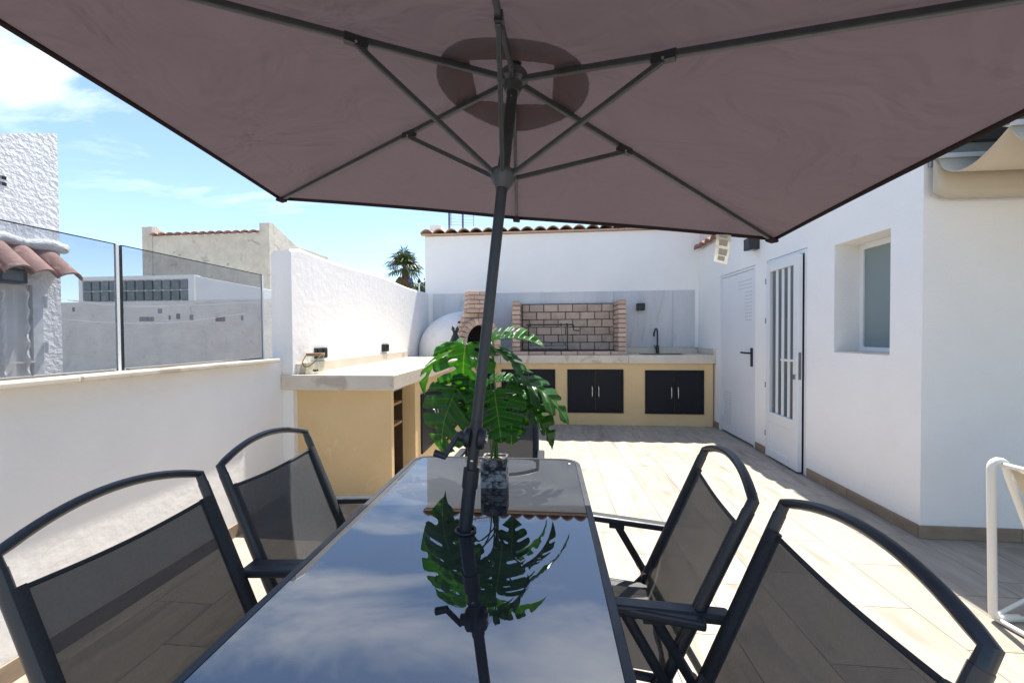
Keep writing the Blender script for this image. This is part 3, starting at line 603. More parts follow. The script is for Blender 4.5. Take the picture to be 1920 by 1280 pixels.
for k in range(n_):
    for j in range(2): piece('glass_block', gme, gbk, (gx0+0.09+pw*(k+0.5), 7.45, gz0+0.012+ph*(j+0.5)))

fb = thing('far_building', 'weathered cream building with raised parapet ends and a tile edge', 'building', (-11, 12, 0))
part('wall', bx(-13.35, -9.45, 12.0, 16.0, -0.16, 4.78), M['cream_render'], fb)
def gable(x0_, x1_):
    bm = new(); pf = [(12.0-0.02, -0.16), (16.0, -0.16), (16.0, 3.6), (12.25, 5.08), (12.12, 5.14), (11.98, 5.1)]
    a_ = [bm.verts.new((x0_, y_, z_)) for y_, z_ in pf]; c_ = [bm.verts.new((x1_, y_, z_)) for y_, z_ in pf]
    bm.faces.new(a_); bm.faces.new(c_[::-1])
    for k in range(6): bm.faces.new((a_[k], c_[k], c_[(k+1) % 6], a_[(k+1) % 6]))
    return bm
part('gable_parapet', gable(-13.72, -13.35), M['cream_render'], fb); part('gable_parapet', gable(-9.45, -9.10), M['cream_render'], fb)
wt4 = wave_tile('edge_tile', 0.30, 0.5, 0.05, M['old_tile'], n=8, th=0.03)
for k in range(13): piece('edge_tile', wt4, fb, (-13.2+k*0.30, 11.9, 4.79), (R(10), 0, 0))
# clothes lines and pegs
for i, (z0_, z1_, xa, xb, yv) in enumerate(((1.90, 1.98, -8.6, -5.6, 6.2), (1.93, 1.93, -8.9, -5.2, 6.5), (1.60, 1.70, -8.9, -5.0, 6.0))):
    t_ = tube(new(), smooth_path([(xa, yv, z0_+0.12), ((xa*2+xb)/3, yv, z0_), ((xa+2*xb)/3, yv, z0_-0.01), (xb, yv, z1_+0.03)]), 0.006, 5)
    o = part('clothes_line', t_, M['line']); props(o, ['highest thin clothes line sagging before the grey wall', 'middle thin clothes line stretched before the grey wall', 'lowest thin clothes line before the grey wall'][i], 'clothes line', 'clothes lines')
for i, (u, v, ww, hh, lab) in enumerate(((138, 580, 5, 9, 'dark peg on the clothes line nearest the lumpy house'), (230, 582, 5, 9, 'dark peg just left of the gap between the glass panels'), (300, 583, 18, 10, 'single square grey peg on the upper clothes line'),
        (275, 598, 62, 9, 'long row of grey pegs on the lowest line, near the gap in the glass'), (334, 593, 14, 11, 'tilted grey peg between the long rows'), (359, 595, 14, 11, 'grey peg with pinkish top right of the tilted one'), (413, 598, 40, 10, 'shorter row of grey pegs on the right of the lowest line'), (454, 596, 6, 10, 'thin dark peg at the right end of the lowest line'), (318, 595, 4, 9, 'thin dark peg beside the long row'))):
    c = at(u, v, 6.1); sx_ = 6.1/720
    nn = 1 if ww < 25 else int(ww/5); t_ = thing('clothes_peg', lab, 'peg', c, 'pegs on the clothes lines')
    for k in range(nn):
        cx = c.x + ((k+0.5)/nn-0.5)*ww*sx_*0.5; wk = ww*sx_*0.5/nn*0.82
        part('peg_body', bx(cx-wk/2, cx+wk/2, c.y-0.012, c.y+0.012, c.z-hh*sx_/2, c.z+hh*sx_/2), M['peg'], t_)

# palm, bushes, lamp post beyond the back
def fan_leaf(bm, c, d, length, n=13, droop=0.3):
    d = d.normalized(); s = d.cross(Vector((0, 0, 1)));
    if s.length < 0.05: s = Vector((1, 0, 0))
    s.normalize(); up = s.cross(d)
    st = c + d*length*0.45; wv = 0.016*length*2
    a = [bm.verts.new(c + s*wv*0.5), bm.verts.new(c - s*wv*0.5), bm.verts.new(st - s*wv*0.4), bm.verts.new(st + s*wv*0.4)]; bm.faces.new(a)
    for k in range(n):
        an_ = (k/(n-1)-0.5)*R(205); e = d*math.cos(an_) + s*math.sin(an_); l = length*(0.62-0.16*abs(an_)/1.8)*random.uniform(0.85, 1.1)
        m1 = st + e*l*0.55 + up*0.03*length; tip = st + e*l + Vector((0, 0, -droop*l*random.uniform(0.4, 1.2)))
        nrm = e.cross(up).normalized()*length*0.034
        v1 = bm.verts.new(st); v2 = bm.verts.new(m1+nrm); v3 = bm.verts.new(m1-nrm); v4 = bm.verts.new(tip)
        bm.faces.new((v1, v2, v3)); bm.faces.new((v2, v4, v3))
pb = at(762, 540, 25.0); pb.z = -0.16; crown_c = at(758, 503, 25.0); crown_c.y = 25.0
palm = thing('palm_tree', 'fan palm with a shaggy brown trunk rising behind the tall white wall', 'palm tree', pb)
part('trunk', tube(new(), [pb, (pb.x+0.05, 25, 2.5), (crown_c.x+0.12, 25, crown_c.z-0.9), (crown_c.x, 25, crown_c.z)], [0.34, 0.24, 0.25, 0.2], 12), M['bark'], palm, smooth=True)
bm = new(); rg = random.Random(5)
for k in range(46):
    z_ = rg.uniform(-0.35, 1.0); a_ = rg.uniform(0, 2*math.pi); q = math.sqrt(max(0, 1-z_*z_))
    fan_leaf(bm, crown_c + Vector((0, 0, rg.uniform(-0.2, 0.25))), Vector((q*math.cos(a_), q*math.sin(a_), z_)), rg.uniform(1.2, 1.6), droop=0.35)
part('crown', bm, M['frond'], palm)
bm = new()
for k in range(22):
    a_ = rg.uniform(0, 2*math.pi); fan_leaf(bm, crown_c + Vector((0, 0, -0.25)), Vector((0.55*math.cos(a_), 0.55*math.sin(a_), -0.9)), rg.uniform(1.0, 1.5), droop=0.7)
part('dead_fronds', bm, M['dead_frond'], palm)
def bush(label, c, r, n=900, seed=1):
    rg = random.Random(seed); bm = new(); t_ = thing('bush', label, 'bush', (c[0], c[1], -0.16), 'bushes beyond the back wall')
    part('stem', tube(new(), [(c[0], c[1], -0.16), (c[0], c[1], c[2])], [0.12, 0.05], 7), M['bark'], t_)
    for k in range(n):
        d = Vector((rg.gauss(0, 1), rg.gauss(0, 1), rg.gauss(0, 1))).normalized()*r*rg.uniform(0.4, 1)*(0.8+0.25*math.sin(d_seed(k)))
        p = Vector(c)+d; e = Vector((rg.gauss(0, 1), rg.gauss(0, 1), rg.gauss(0, 1))).normalized(); s = e.orthogonal().normalized()
        l = r*0.16; bm.faces.new([bm.verts.new(p+e*l), bm.verts.new(p+s*l*0.4), bm.verts.new(p-e*l), bm.verts.new(p-s*l*0.4)])
    part('foliage', bm, M['bush'], t_)
def d_seed(k): return k*0.37
q = at(792, 545, 20); bush('dark bush glimpsed between the palm and the back building', (q.x+0.1, 20, q.z-0.1), 0.75, 900, 3)
q = at(775, 552, 21); bush('light spiky bush below the palm crown', (q.x, 21, q.z-0.3), 0.7, 700, 8)
q = at(786, 540, 19); lp = thing('lamp_post', 'white post with a dark lamp head beside the palm', 'lamp post', (q.x, 19, -0.16))
part('post', tube(new(), [(q.x, 19, -0.16), (q.x, 19, q.z+0.25)], 0.035), M['white_paint'], lp); part('lamp_head', lathe(new(), [(0.03, 0.25), (0.09, 0.28), (0.06, 0.42), (0.02, 0.5)], (q.x, 19, q.z), 12), M['black'], lp)
q = at(771, 526, 22); sd = thing('dish_antenna', 'small dark blue dish hanging in view beside the palm trunk', 'dish', (q.x, 22, -0.16))
part('pole', tube(new(), [(q.x+0.03, 22, -0.16), (q.x+0.03, 22, q.z)], 0.02), M['galv'], sd); part('dish', lathe(new(), [(0.02, 0), (0.1, 0.02), (0.15, 0.07), (0.145, 0.08), (0.02, 0.03)], (q.x, 21.95, q.z), 18, Matrix.Rotation(R(80), 3, 'X')), M['blue_plastic'], sd, smooth=True)

# ------------------------------------------------------------------ outdoor kitchen
CT, CB = 1.037, 0.918
kit = thing('kitchen_counter', 'ochre rendered outdoor kitchen counter with cream marble top in an L', 'counter', (-0.5, 5.2, 0))
# bodies
bm = new(); box(bm, XW+0.001, -1.22, 2.92, 2.97, 0.0, CB); box(bm, XW+0.001, -1.75, 2.97, 3.47, 0.0, CB)
part('end_panel', bm, M['yellow'], kit)
prism_l = [(-1.99, 3.47), (-1.22, 3.47), (-1.22, 4.6), (-0.74, 5.78), (-0.74, YB-0.01), (-1.99, YB-0.01)]
part('corner_body', prism(new(), prism_l, 0.0, CB), M['yellow'], kit)
part('back_body', bx(-0.74, XR-0.025, 5.78, YB-0.01, 0.0, CB), M['yellow'], kit)
# marble slabs
part('marble_slab', bx(XW+0.001, -1.17, 2.85, 4.575, CB, CT), M['marble'], kit, bevel=0.006, origin=(-1.6, 3.7, 1))
part('marble_slab', prism(new(), [(-1.998, 4.578), (-1.17, 4.578), (-0.69, 5.74), (-0.69, YB-0.001), (-1.998, YB-0.001)], CB, CT), M['marble'], kit, bevel=0.006, origin=(-1.3, 5.5, 1))
part('marble_slab', bx(-0.687, 1.198, 5.74, YB-0.001, CB, CT), M['marble'], kit, bevel=0.006, origin=(0.2, 6, 1))
SK = (1.42, 2.08, 5.86, 6.22)
sl = new()
def mkc(a, b_, c, d, nb):
    q = lambda *P: sl.faces.new([sl.verts.new(p) for p in P])
    q((a,c,CT),(b_,c,CT),(b_,d,CT),(a,d,CT)); q((a,c,CB),(a,d,CB),(b_,d,CB),(b_,c,CB))
    if not nb[0]: q((a,c,CB),(a,c,CT),(a,d,CT),(a,d,CB))
    if not nb[1]: q((b_,c,CB),(b_,d,CB),(b_,d,CT),(b_,c,CT))
    if not nb[2]: q((a,c,CB),(b_,c,CB),(b_,c,CT),(a,c,CT))
    if not nb[3]: q((a,d,CB),(a,d,CT),(b_,d,CT),(b_,d,CB))
slab_with_holes([1.2, SK[0], SK[1], XR-0.002], [5.74, SK[2], SK[3], YB-0.001], [SK], mkc); bmesh.ops.remove_doubles(sl, verts=sl.verts, dist=1e-5)
part('marble_slab', sl, M['marble'], kit, origin=(1.8, 6, 1))
# upstands
for a in ((XL+0.0005, XL+0.022, 2.93, 4.6), (XL+0.0005, XL+0.022, 4.603, 5.35)): part('upstand', bx(*a, CT, CT+0.085), M['marble'], kit, bevel=0.003, origin=(a[0], a[2], CT))
part('upstand', bx(XW+0.002, XL+0.022, 2.905, 2.928, CT, CT+0.085), M['marble'], kit, bevel=0.003)
part('upstand', bx(1.25, XR-0.025, YB-0.034, YB-0.0135, CT, CT+0.09), M['marble'], kit, bevel=0.003)
part('upstand', bx(XR-0.024, XR-0.001, 5.76, YB-0.014, CT, CT+0.09), M['marble'], kit, bevel=0.003)
# sink
sk = thing('sink', 'black undermount sink sunk in the marble right of the barbecue', 'sink', (1.75, 6.04, CT))
sb = new(); box(sb, SK[0]+0.002, SK[0]+0.012, SK[2]+0.002, SK[3]-0.002, 0.925, CT-0.004); box(sb, SK[1]-0.012, SK[1]-0.002, SK[2]+0.002, SK[3]-0.002, 0.925, CT-0.004); box(sb, SK[0]+0.012, SK[1]-0.012, SK[2]+0.002, SK[2]+0.012, 0.925, CT-0.004); box(sb, SK[0]+0.012, SK[1]-0.012, SK[3]-0.012, SK[3]-0.002, 0.925, CT-0.004)
part('rim', sb, M['black'], sk); part('basin', bx(SK[0]+0.002, SK[1]-0.002, SK[2]+0.002, SK[3]-0.002, 0.919, 0.924), M['grey_steel'], sk)
fc = thing('faucet', 'black gooseneck tap standing behind the sink', 'tap', (1.76, 6.29, CT))
part('base', lathe(new(), [(0.03, 0), (0.03, 0.008), (0.025, 0.012), (0.025, 0.12), (0.02, 0.13)], (1.76, 6.29, CT), 18), M['black'], fc, smooth='auto')
part('spout', tube(new(), smooth_path([(1.76, 6.29, 1.15), (1.76, 6.29, 1.33), (1.745, 6.26, 1.415), (1.71, 6.22, 1.42), (1.685, 6.19, 1.37), (1.672, 6.175, 1.31)]), [0.013]*25+[0.0145]*6, 10), M['black'], fc, smooth=True)
part('lever', bar(new(), (1.74, 6.285, 1.10), (1.70, 6.27, 1.17), 0.012, 0.01), M['black'], fc)
# cabinet doors
def cabinet(label, o, d, w_, z0, z1, split=True, handles=True):
    """o: corner on the face, d: direction along the face (left to right as seen), outward normal to the right of -d"""
    o, d = Vector((*o, 0)), Vector((*d, 0)).normalized(); n = Vector((d.y, -d.x, 0))
    t_ = thing('cabinet', label, 'cabinet', o + d*w_/2 + Vector((0, 0, z0)), 'black cabinets built into the counter')
    Mx = Matrix((d, -n, Vector((0, 0, 1)))).transposed()
    def bb(u0, u1, n0, n1, za, zb): return obox(new(), o + d*(u0+u1)/2 + n*(n0+n1)/2 + Vector((0, 0, (za+zb)/2)), (u1-u0, n1-n0, zb-za), Mx)
    f = new(); e = 0.032
    for u0, u1, za, zb in ((0, w_, z1-e, z1), (0, w_, z0, z0+e), (0, e, z0+e, z1-e), (w_-e, w_, z0+e, z1-e)):
        obox(f, o + d*(u0+u1)/2 + n*0.009 + Vector((0, 0, (za+zb)/2)), (u1-u0, 0.018, zb-za), Mx)
    part('cabinet_frame', f, M['cabinet'], t_, bevel=0.003)
    nd_ = 2 if split else 1; dw = (w_-2*e)/nd_
    for k in range(nd_):
        u0 = e + k*dw + 0.002; u1 = e + (k+1)*dw - 0.002
        dd = part('cabinet_door', bb(u0, u1, 0.001, 0.013, z0+e+0.002, z1-e-0.002), M['cabinet'], t_, bevel=0.002)
        if handles:
            uh = (u1-0.045) if (k == 0 and split) else u0+0.045; zc_ = (z0+z1)/2-0.01; P = [o+d*uh+n*q_+Vector((0, 0, zc_+r_)) for q_, r_ in ((0.012, 0.085), (0.034, 0.07), (0.04, 0.0), (0.034, -0.07), (0.012, -0.085))]
            part('handle', tube(new(), smooth_path(P, 4), 0.0075, 8), M['chrome'], dd, smooth=True)
cabinet('black double cabinet with steel handles right of the plant, mid back counter', (0.31, 5.78), (1, 0), 0.82, 0.18, 0.825)
cabinet('black double cabinet with steel handles under the sink, nearest the white doors', (1.44, 5.78), (1, 0), 0.83, 0.175, 0.815)
cabinet('black cabinet of the back counter half hidden by the potted plant', (-0.68, 5.78), (1, 0), 0.81, 0.18, 0.825)
cabinet('black cabinet on the left counter side nearest the open niche', (-1.22, 3.62), (0, 1), 0.84, 0.19, 0.77)
dvec = Vector((0.48, 1.18)).normalized(); cabinet('black cabinet on the slanted counter corner behind the plant', (-1.22+dvec.x*0.1, 4.6+dvec.y*0.1), tuple(dvec), 1.05, 0.2, 0.82)
# open niche
nc = thing('niche_shelving', 'dark open niche with wooden racks in the side of the left counter', 'shelf niche', (-1.5, 3.2, 0))
part('side_panel', bx(-1.749, -1.34, 3.455, 3.468, 0.0, CB-0.002), M['brown_panel'], nc)
part('back_panel', bx(-1.748, -1.738, 2.972, 3.453, 0.0, CB-0.002), M['soot_and_shade'], nc)  # black colour stands for the shade deep in the niche
part('side_panel', bx(-1.737, -1.30, 2.972, 2.98, 0.0, CB-0.002), M['soot_and_shade'], nc)  # near side blackened likewise, shade painted in
for zz in (0.56, 0.74): part('wood_rack', bx(-1.737, -1.30, 2.982, 3.35, zz, zz+0.022), M['wood'], nc, bevel=0.002)
part('top_rail', tube(new(), [(-1.27, 2.972, 0.885), (-1.27, 3.47, 0.885)], 0.008, 8), M['chrome'], nc)
gb = thing('gas_bottle', 'grey steel bottle standing in the counter niche', 'gas bottle', (-1.5, 3.2, 0))
part('body', lathe(new(), [(0.10, 0.0), (0.125, 0.02), (0.125, 0.36), (0.09, 0.42), (0.03, 0.44)], (-1.46, 3.19, 0.001), 24), M['grey_steel'], gb, smooth='auto'); part('valve', lathe(new(), [(0.02, 0.44), (0.02, 0.48), (0.03, 0.485), (0.03, 0.51)], (-1.46, 3.19, 0.001), 12), M['galv'], gb)
# barbecue
bq = thing('barbecue', 'open brick barbecue between two brick piers on the back counter', 'barbecue', (0.35, 6.1, CT))
def brick_mesh(name, lx, ly, lz, m, bev=0.004):
    b = bx(-lx/2, lx/2, -ly/2, ly/2, -lz/2, lz/2); bmesh.ops.bevel(b, geom=b.edges[:], offset=bev, segments=1, affect='EDGES'); return finish(b, name, m)
part('hearth', bx(-0.50, 1.18, 5.88, YB-0.014, CT+0.0005, CT+0.05), M['mortar'], bq)
hb = brick_mesh('hearth_brick', 0.232, 0.1, 0.05, M['brick'])
for k in range(7): piece('hearth_brick', hb, bq, (-0.385+k*0.2425+random.uniform(-0.003, 0.003), 5.845, CT+0.0265))
bf = brick_mesh('fire_brick', 0.222, 0.05, 0.112, M['fire_brick']); bh = brick_mesh('fire_brick', 0.105, 0.05, 0.112, M['fire_brick'])
part('back_mortar', bx(-0.40, 1.08, YB-0.05, YB-0.014, CT+0.051, 1.852), M['mortar'], bq)
for r_ in range(6):
    z_ = 1.155 + r_*0.124; odd = r_ % 2 == 1; x_ = -0.385
    if odd: x_ += 0.0; wlist = [0]*0
    if odd:
        piece('fire_brick', bh, bq, (x_+0.0525, YB-0.065, z_)); x_ += 0.117
    while x_ < 1.06:
        wd = min(0.222, 1.075-x_)
        if wd > 0.03: piece('fire_brick', bf, bq, (x_+wd/2, YB-0.065+random.uniform(-0.004, 0.004), z_), None, (wd/0.222, 1, 1))
        x_ += 0.234
pb1 = brick_mesh('pier_brick', 0.118, 0.24, 0.058, M['brick']); pb2 = brick_mesh('pier_brick', 0.118, 0.115, 0.058, M['brick'])
for xc in (-0.463, 1.14):
    part('pier_core', bx(xc-0.05, xc+0.05, 5.905, YB-0.02, CT+0.051, 1.862), M['mortar'], bq)
    for r_ in range(11):
        z_ = 1.122 + r_*0.0705; yv = 5.895
        seq = [pb2, pb1, pb2] if r_ % 2 else [pb1, pb1]
        for me in seq:
            ly = 0.24 if me is pb1 else 0.115
            piece('pier_brick', me, bq, (xc+random.uniform(-0.003, 0.003), yv+ly/2+random.uniform(-0.003, 0.003), z_)); yv += ly + 0.008
gl = thing('grill_rack', 'black iron grill rack with crank standing in the barbecue', 'grill', (0.03, 6.08, CT+0.05))
gy = 6.08
for xx in (-0.28, 0.33): part('post', bx(xx-0.010, xx+0.010, gy-0.01, gy+0.01, CT+0.06, 1.52), M['black'], gl)
part('base_bar', bx(-0.33, 0.40, gy-0.17, gy+0.17, CT+0.051, CT+0.062), M['black'], gl)
part('crossbar', tube(new(), [(-0.32, gy-0.02, 1.50), (0.42, gy-0.02, 1.50)], 0.012), M['black'], gl)
part('crank_handle', tube(new(), [(0.42, gy-0.02, 1.50), (0.425, gy-0.02, 1.41), (0.51, gy-0.02, 1.405)], 0.011), M['black'], gl)
for xx in (-0.25, 0.23, 0.32): part('spool', lathe(new(), [(0.022, -0.012), (0.022, 0.012)], (xx, gy-0.02, 1.50), 12, Matrix.Rotation(R(90), 3, 'Y')), M['black'], gl)
gt = new()
for k in range(12): tube(gt, [(-0.26, gy-0.15+k*0.027, 1.175), (0.31, gy-0.15+k*0.027, 1.175)], 0.004, 5)
for xx in (-0.26, 0.31): bar(gt, (xx, gy-0.16, 1.175), (xx, gy+0.16, 1.175), 0.012, 0.02)
part('grate', gt, M['galv'], gl)
part('grease_tray', bx(-0.26, 0.31, gy-0.19, gy-0.165, 1.14, 1.165), M['galv'], gl)
part('chain', tube(new(), smooth_path([(0.23, gy-0.02, 1.49), (0.24, gy-0.03, 1.35), (0.27, gy-0.05, 1.22), (0.31, gy-0.08, 1.18)]), 0.005, 6), M['galv'], gl)

# pizza oven
AX = Vector((math.sin(R(25)), -math.cos(R(25)), 0)); LX = Vector((math.cos(R(25)), math.sin(R(25)), 0)); F0 = Vector((-0.945, 5.50, 0))
ov = thing('pizza_oven', 'white domed pizza oven with brick arch and brick chimney in the back left corner', 'pizza oven', (-1.2, 5.95, CT))
MO = Matrix((LX, -AX, Vector((0, 0, 1)))).transposed()      # local x = right along the front, y = into the oven
bm = new(); bmesh.ops.create_uvsphere(bm, u_segments=96, v_segments=48, radius=1)
dc = F0 - AX*0.76
bmesh.ops.delete(bm, geom=[v for v in bm.verts if v.co.z < -0.05], context='VERTS')
for v in bm.verts:
    c = v.co; sup = 1.0; z_ = abs(c.z)**0.86*(1 if c.z > 0 else -1)
    q = dc + MO @ Vector((c.x*(0.80 if c.x < 0 else 0.46), c.y*0.60, 0)); q.z = CT + max(0, z_)*0.70
    q.x = max(q.x, XL+0.004+0.004*abs(c.z)); q.y = min(q.y, YB-0.018); v.co = q
loc = lambda p: (MO.transposed() @ (p - F0))
bmesh.ops.delete(bm, geom=[f for f in bm.faces if abs(loc(f.calc_center_median()).x) < 0.25 and loc(f.calc_center_median()).y < 0.42 and f.calc_center_median().z < 1.56], context='FACES')
part('dome', bm, M['dome'], ov, smooth=True)
part('oven_floor', obox(new(), F0 - AX*0.25 + Vector((0, 0, CT+0.014)), (0.56, 0.55, 0.026), MO), M['mortar'], ov)
zs = 1.245; ri, ro = 0.205, 0.295
tn = new()
prev = None
for k in range(19):          # vaulted tunnel behind the arch
    a_ = math.pi*k/18; x_, z_ = -math.cos(a_)*ri, zs+math.sin(a_)*ri*1.25
    ring = [tn.verts.new(F0 - AX*d_ + LX*x_ + Vector((0, 0, z_))) for d_ in (0.05, 0.42)]
    if prev: tn.faces.new((prev[0], ring[0], ring[1], prev[1]))
    prev = ring
part('vault', tn, M['soot_and_shade'], ov)
part('vault_back', obox(new(), F0 - AX*0.43 + Vector((0, 0, CT+0.28)), (0.5, 0.02, 0.52), MO), M['soot_and_shade'], ov)
def ov_box(u, d_, z_, su, sd_, sz, name='oven_brick', m=None, rot=0):
    c = F0 + LX*u - AX*d_ + Vector((0, 0, z_)); b = bx(-su/2, su/2, -sd_/2, sd_/2, -sz/2, sz/2); bmesh.ops.bevel(b, geom=b.edges[:], offset=0.004, segments=1, affect='EDGES')
    bmesh.ops.transform(b, matrix=(MO @ Matrix.Rotation(rot, 3, 'Y')).to_4x4(), verts=b.verts); bmesh.ops.translate(b, verts=b.verts, vec=c)
    return part(name, b, m or M['brick'], ov, origin=c)
for s in (-1, 1):
    for k in range(3): ov_box(s*(ri+0.047), 0.11, CT+0.055+k*0.068, 0.094, 0.24, 0.06)
nv = 13
for k in range(nv):
    a_ = math.pi*(k+0.5)/nv; rm = (ri+ro)/2
    x_, z_ = -math.cos(a_)*rm, zs+math.sin(a_)*rm*1.18
    ov_box(x_, 0.11, z_, 0.060, 0.24, 0.098, 'arch_brick', None, a_-math.pi/2)
for k in range(4):            # corbelled brick shoulders up to the chimney
    wv = 0.60 - k*0.05; ov_box(-wv/2+0.055, 0.24, 1.36+k*0.068, 0.11, 0.2, 0.06); ov_box(wv/2-0.055, 0.24, 1.36+k*0.068, 0.11, 0.2, 0.06)
ov_box(-0.11, 0.235, 1.635, 0.21, 0.22, 0.06); ov_box(0.11, 0.235, 1.635, 0.21, 0.22, 0.06)
part('chimney_core', obox(new(), F0 - AX*0.21 + Vector((0, 0, 1.82)), (0.28, 0.28, 0.29), MO), M['mortar'], ov)
for r_ in range(5):
    z_ = 1.70 + r_*0.064
    if r_ % 2 == 0: L_ = [(-0.086, 0.09, 0.165, 0.1), (0.086, 0.09, 0.165, 0.1), (-0.125, 0.235, 0.09, 0.17), (0.125, 0.235, 0.09, 0.17), (0, 0.355, 0.16, 0.08)]
    else: L_ = [(-0.125, 0.125, 0.09, 0.17), (0.125, 0.125, 0.09, 0.17), (0.0, 0.09, 0.152, 0.1), (-0.086, 0.30, 0.165, 0.16), (0.086, 0.30, 0.165, 0.16)]
    for u, d_, su, sd_ in L_: ov_box(u, d_, z_, su, sd_, 0.056)
# black ornament
q = at(851, 640, 5.12)
orn = thing('ornament', 'black tapering ornament with two pointed tips beside the oven arch', 'ornament', (q.x, 5.12, CT))
part('body', lathe(new(), [(0.10, 0.0), (0.115, 0.06), (0.10, 0.16), (0.06, 0.26), (0.03, 0.33), (0.034, 0.37)], (q.x+0.02, 5.12, CT), 22), M['fresh_black'], orn, smooth=True)
for s, l in ((-1, 0.05), (1, 0.045)): part('tip', tube(new(), [(q.x+0.02+s*0.012, 5.12, CT+0.34), (q.x+0.02+s*0.03, 5.12, CT+0.39), (q.x+0.02+s*0.036, 5.12, CT+0.39+l)], [0.022, 0.025, 0.006], 9), M['fresh_black'], orn, smooth=True)
# sockets and jar
for yy, lab in ((3.235, 'double black wall socket nearest the glass jar'), (4.60, 'black wall socket halfway along the tall white wall')):
    t_ = thing('wall_socket', lab, 'socket', (XL, yy, 1.19), 'black wall sockets')
    part('plate', bx(XL, XL+0.022, yy-0.085, yy+0.085, 1.145, 1.24), M['black'], t_, bevel=0.004)
    for s in (-1, 1): part('flap', bx(XL+0.022, XL+0.032, yy+s*0.04-0.032, yy+s*0.04+0.032, 1.155, 1.23), M['cabinet'], t_, bevel=0.003)
jx, jy = -1.905, 3.02
jr = thing('glass_jar', 'clear glass jar with wooden rim and looped rope handle on the counter', 'jar', (jx, jy, CT))
jr_b = new(); prof = [(0.058, 0.0), (0.066, 0.006), (0.066, 0.13), (0.058, 0.15), (0.055, 0.15), (0.062, 0.128), (0.062, 0.012), (0.004, 0.012)]
lathe(jr_b, prof, (jx, jy, CT+0.0005), 28); part('glass', jr_b, M['jar_glass'], jr, smooth='auto')
part('rim', lathe(new(), [(0.058, 0.142), (0.07, 0.143), (0.072, 0.152), (0.07, 0.165), (0.06, 0.166), (0.056, 0.16)], (jx, jy, CT), 28), M['rope'], jr, smooth='auto')
part('rope_handle', tube(new(), smooth_path([(jx-0.071, jy-0.01, CT+0.15), (jx-0.073, jy-0.06, CT+0.10), (jx-0.045, jy-0.085, CT+0.066), (jx-0.005, jy-0.088, CT+0.062), (jx+0.04, jy-0.075, CT+0.10), (jx+0.066, jy-0.03, CT+0.15)]), 0.0048, 7), M['rope'], jr, smooth=True)
part('candle_cup', lathe(new(), [(0.02, 0.013), (0.022, 0.03), (0.018, 0.03)], (jx, jy, CT), 16), M['grey_gap'], jr)

# ------------------------------------------------------------------ pergola and awning at the right
pg = thing('pergola', 'dark metal pergola with grey louvres over the lounge corner', 'pergola', (3.8, 1.6, 2.8))
part('edge_beam', bx(XR+0.02, XR+0.14, -2.2, 2.71, 2.76, 2.98), M['dark_metal'], pg)
part('wall_beam', bx(XR+0.14, 5.4, 2.64, 2.712, 2.69, 2.98), M['dark_metal'], pg)
part('wall_shade_strip', bx(XR+0.02, 5.4, 2.69, 2.713, 2.40, 2.69), M['shaded_wall'], pg)  # added grey strip that paints the wall above the awning as shaded
part('guide_rail', bx(XR+0.03, 5.4, 2.65, 2.69, 2.535, 2.605), M['dark_metal'], pg)
part('end_beam', bx(XR+0.14, 5.4, -2.2, -2.1, 2.80, 2.98), M['dark_metal'], pg)
for xx in (XR+0.03, 5.25): part('post', bx(xx, xx+0.1, -2.2, -2.1, 0.0, 2.80), M['dark_metal'], pg)
for k in range(22):
    yv = 2.53 - k*0.21; part('louvre', obox(new(), (XR+1.55, yv, 2.84), (2.8, 0.208, 0.02), Matrix.Rotation(R(-3), 3, 'X')), M['dark_metal'], pg)
    if k < 21: part('louvre_rail', bx(XR+0.14, 5.4, yv-0.115, yv-0.095, 2.86, 2.95), M['dark_metal'], pg)
aw = thing('awning', 'beige canvas sliding awning with a hanging valance below the pergola', 'awning', (3.8, 2.3, 2.4))
bars = [2.645, 2.27, 1.89, 1.51]; ZA = 2.425; xa, xb = XR+0.005, 5.3
for yv in bars:
    part('bar', bx(xa, xb, yv-0.012, yv+0.012, ZA, ZA+0.03), M['white_paint'], aw, bevel=0.004)
    part('end_fitting', lathe(new(), [(0.012, -0.02), (0.016, -0.01), (0.016, 0.0), (0.008, 0.005)], (xa-0.004, yv, ZA+0.015), 10, Matrix.Rotation(R(90), 3, 'Y')), M['chrome'], aw)
    part('hanger', bx(xa+0.03, xa+0.045, yv-0.006, yv+0.006, ZA+0.03, 2.80), M['dark_metal'], aw)
    part('hanger', bx(xb-0.05, xb-0.035, yv-0.006, yv+0.006, ZA+0.03, 2.80), M['dark_metal'], aw)
for y1_, y0_ in zip(bars, bars[1:]):
    bm = new(); prev = None; nx = 14
    for k in range(17):
        t_ = k/16; yv = y1_ + (y0_-y1_)*t_; row = []
        for j in range(nx+1):
            x_ = xa+0.012+(xb-xa-0.02)*j/nx; edge = math.exp(-j*0.9)*0.03
            sag = 0.125*(1-(2*t_-0.75)**2/1.6 if False else math.sin(math.pi*t_**0.62))*(1-edge)
            row.append(bm.verts.new((x_ + 0.02*math.sin(t_*math.pi)*math.exp(-j), yv, ZA-0.002-sag)))
        if prev:
            for j in range(nx): bm.faces.new((prev[j], prev[j+1], row[j+1], row[j]))
        prev = row
    o = part('canvas', bm, M['canvas'], aw, smooth=True); md = o.modifiers.new('thick', 'SOLIDIFY'); md.thickness = 0.003
bm = new(); prev = None
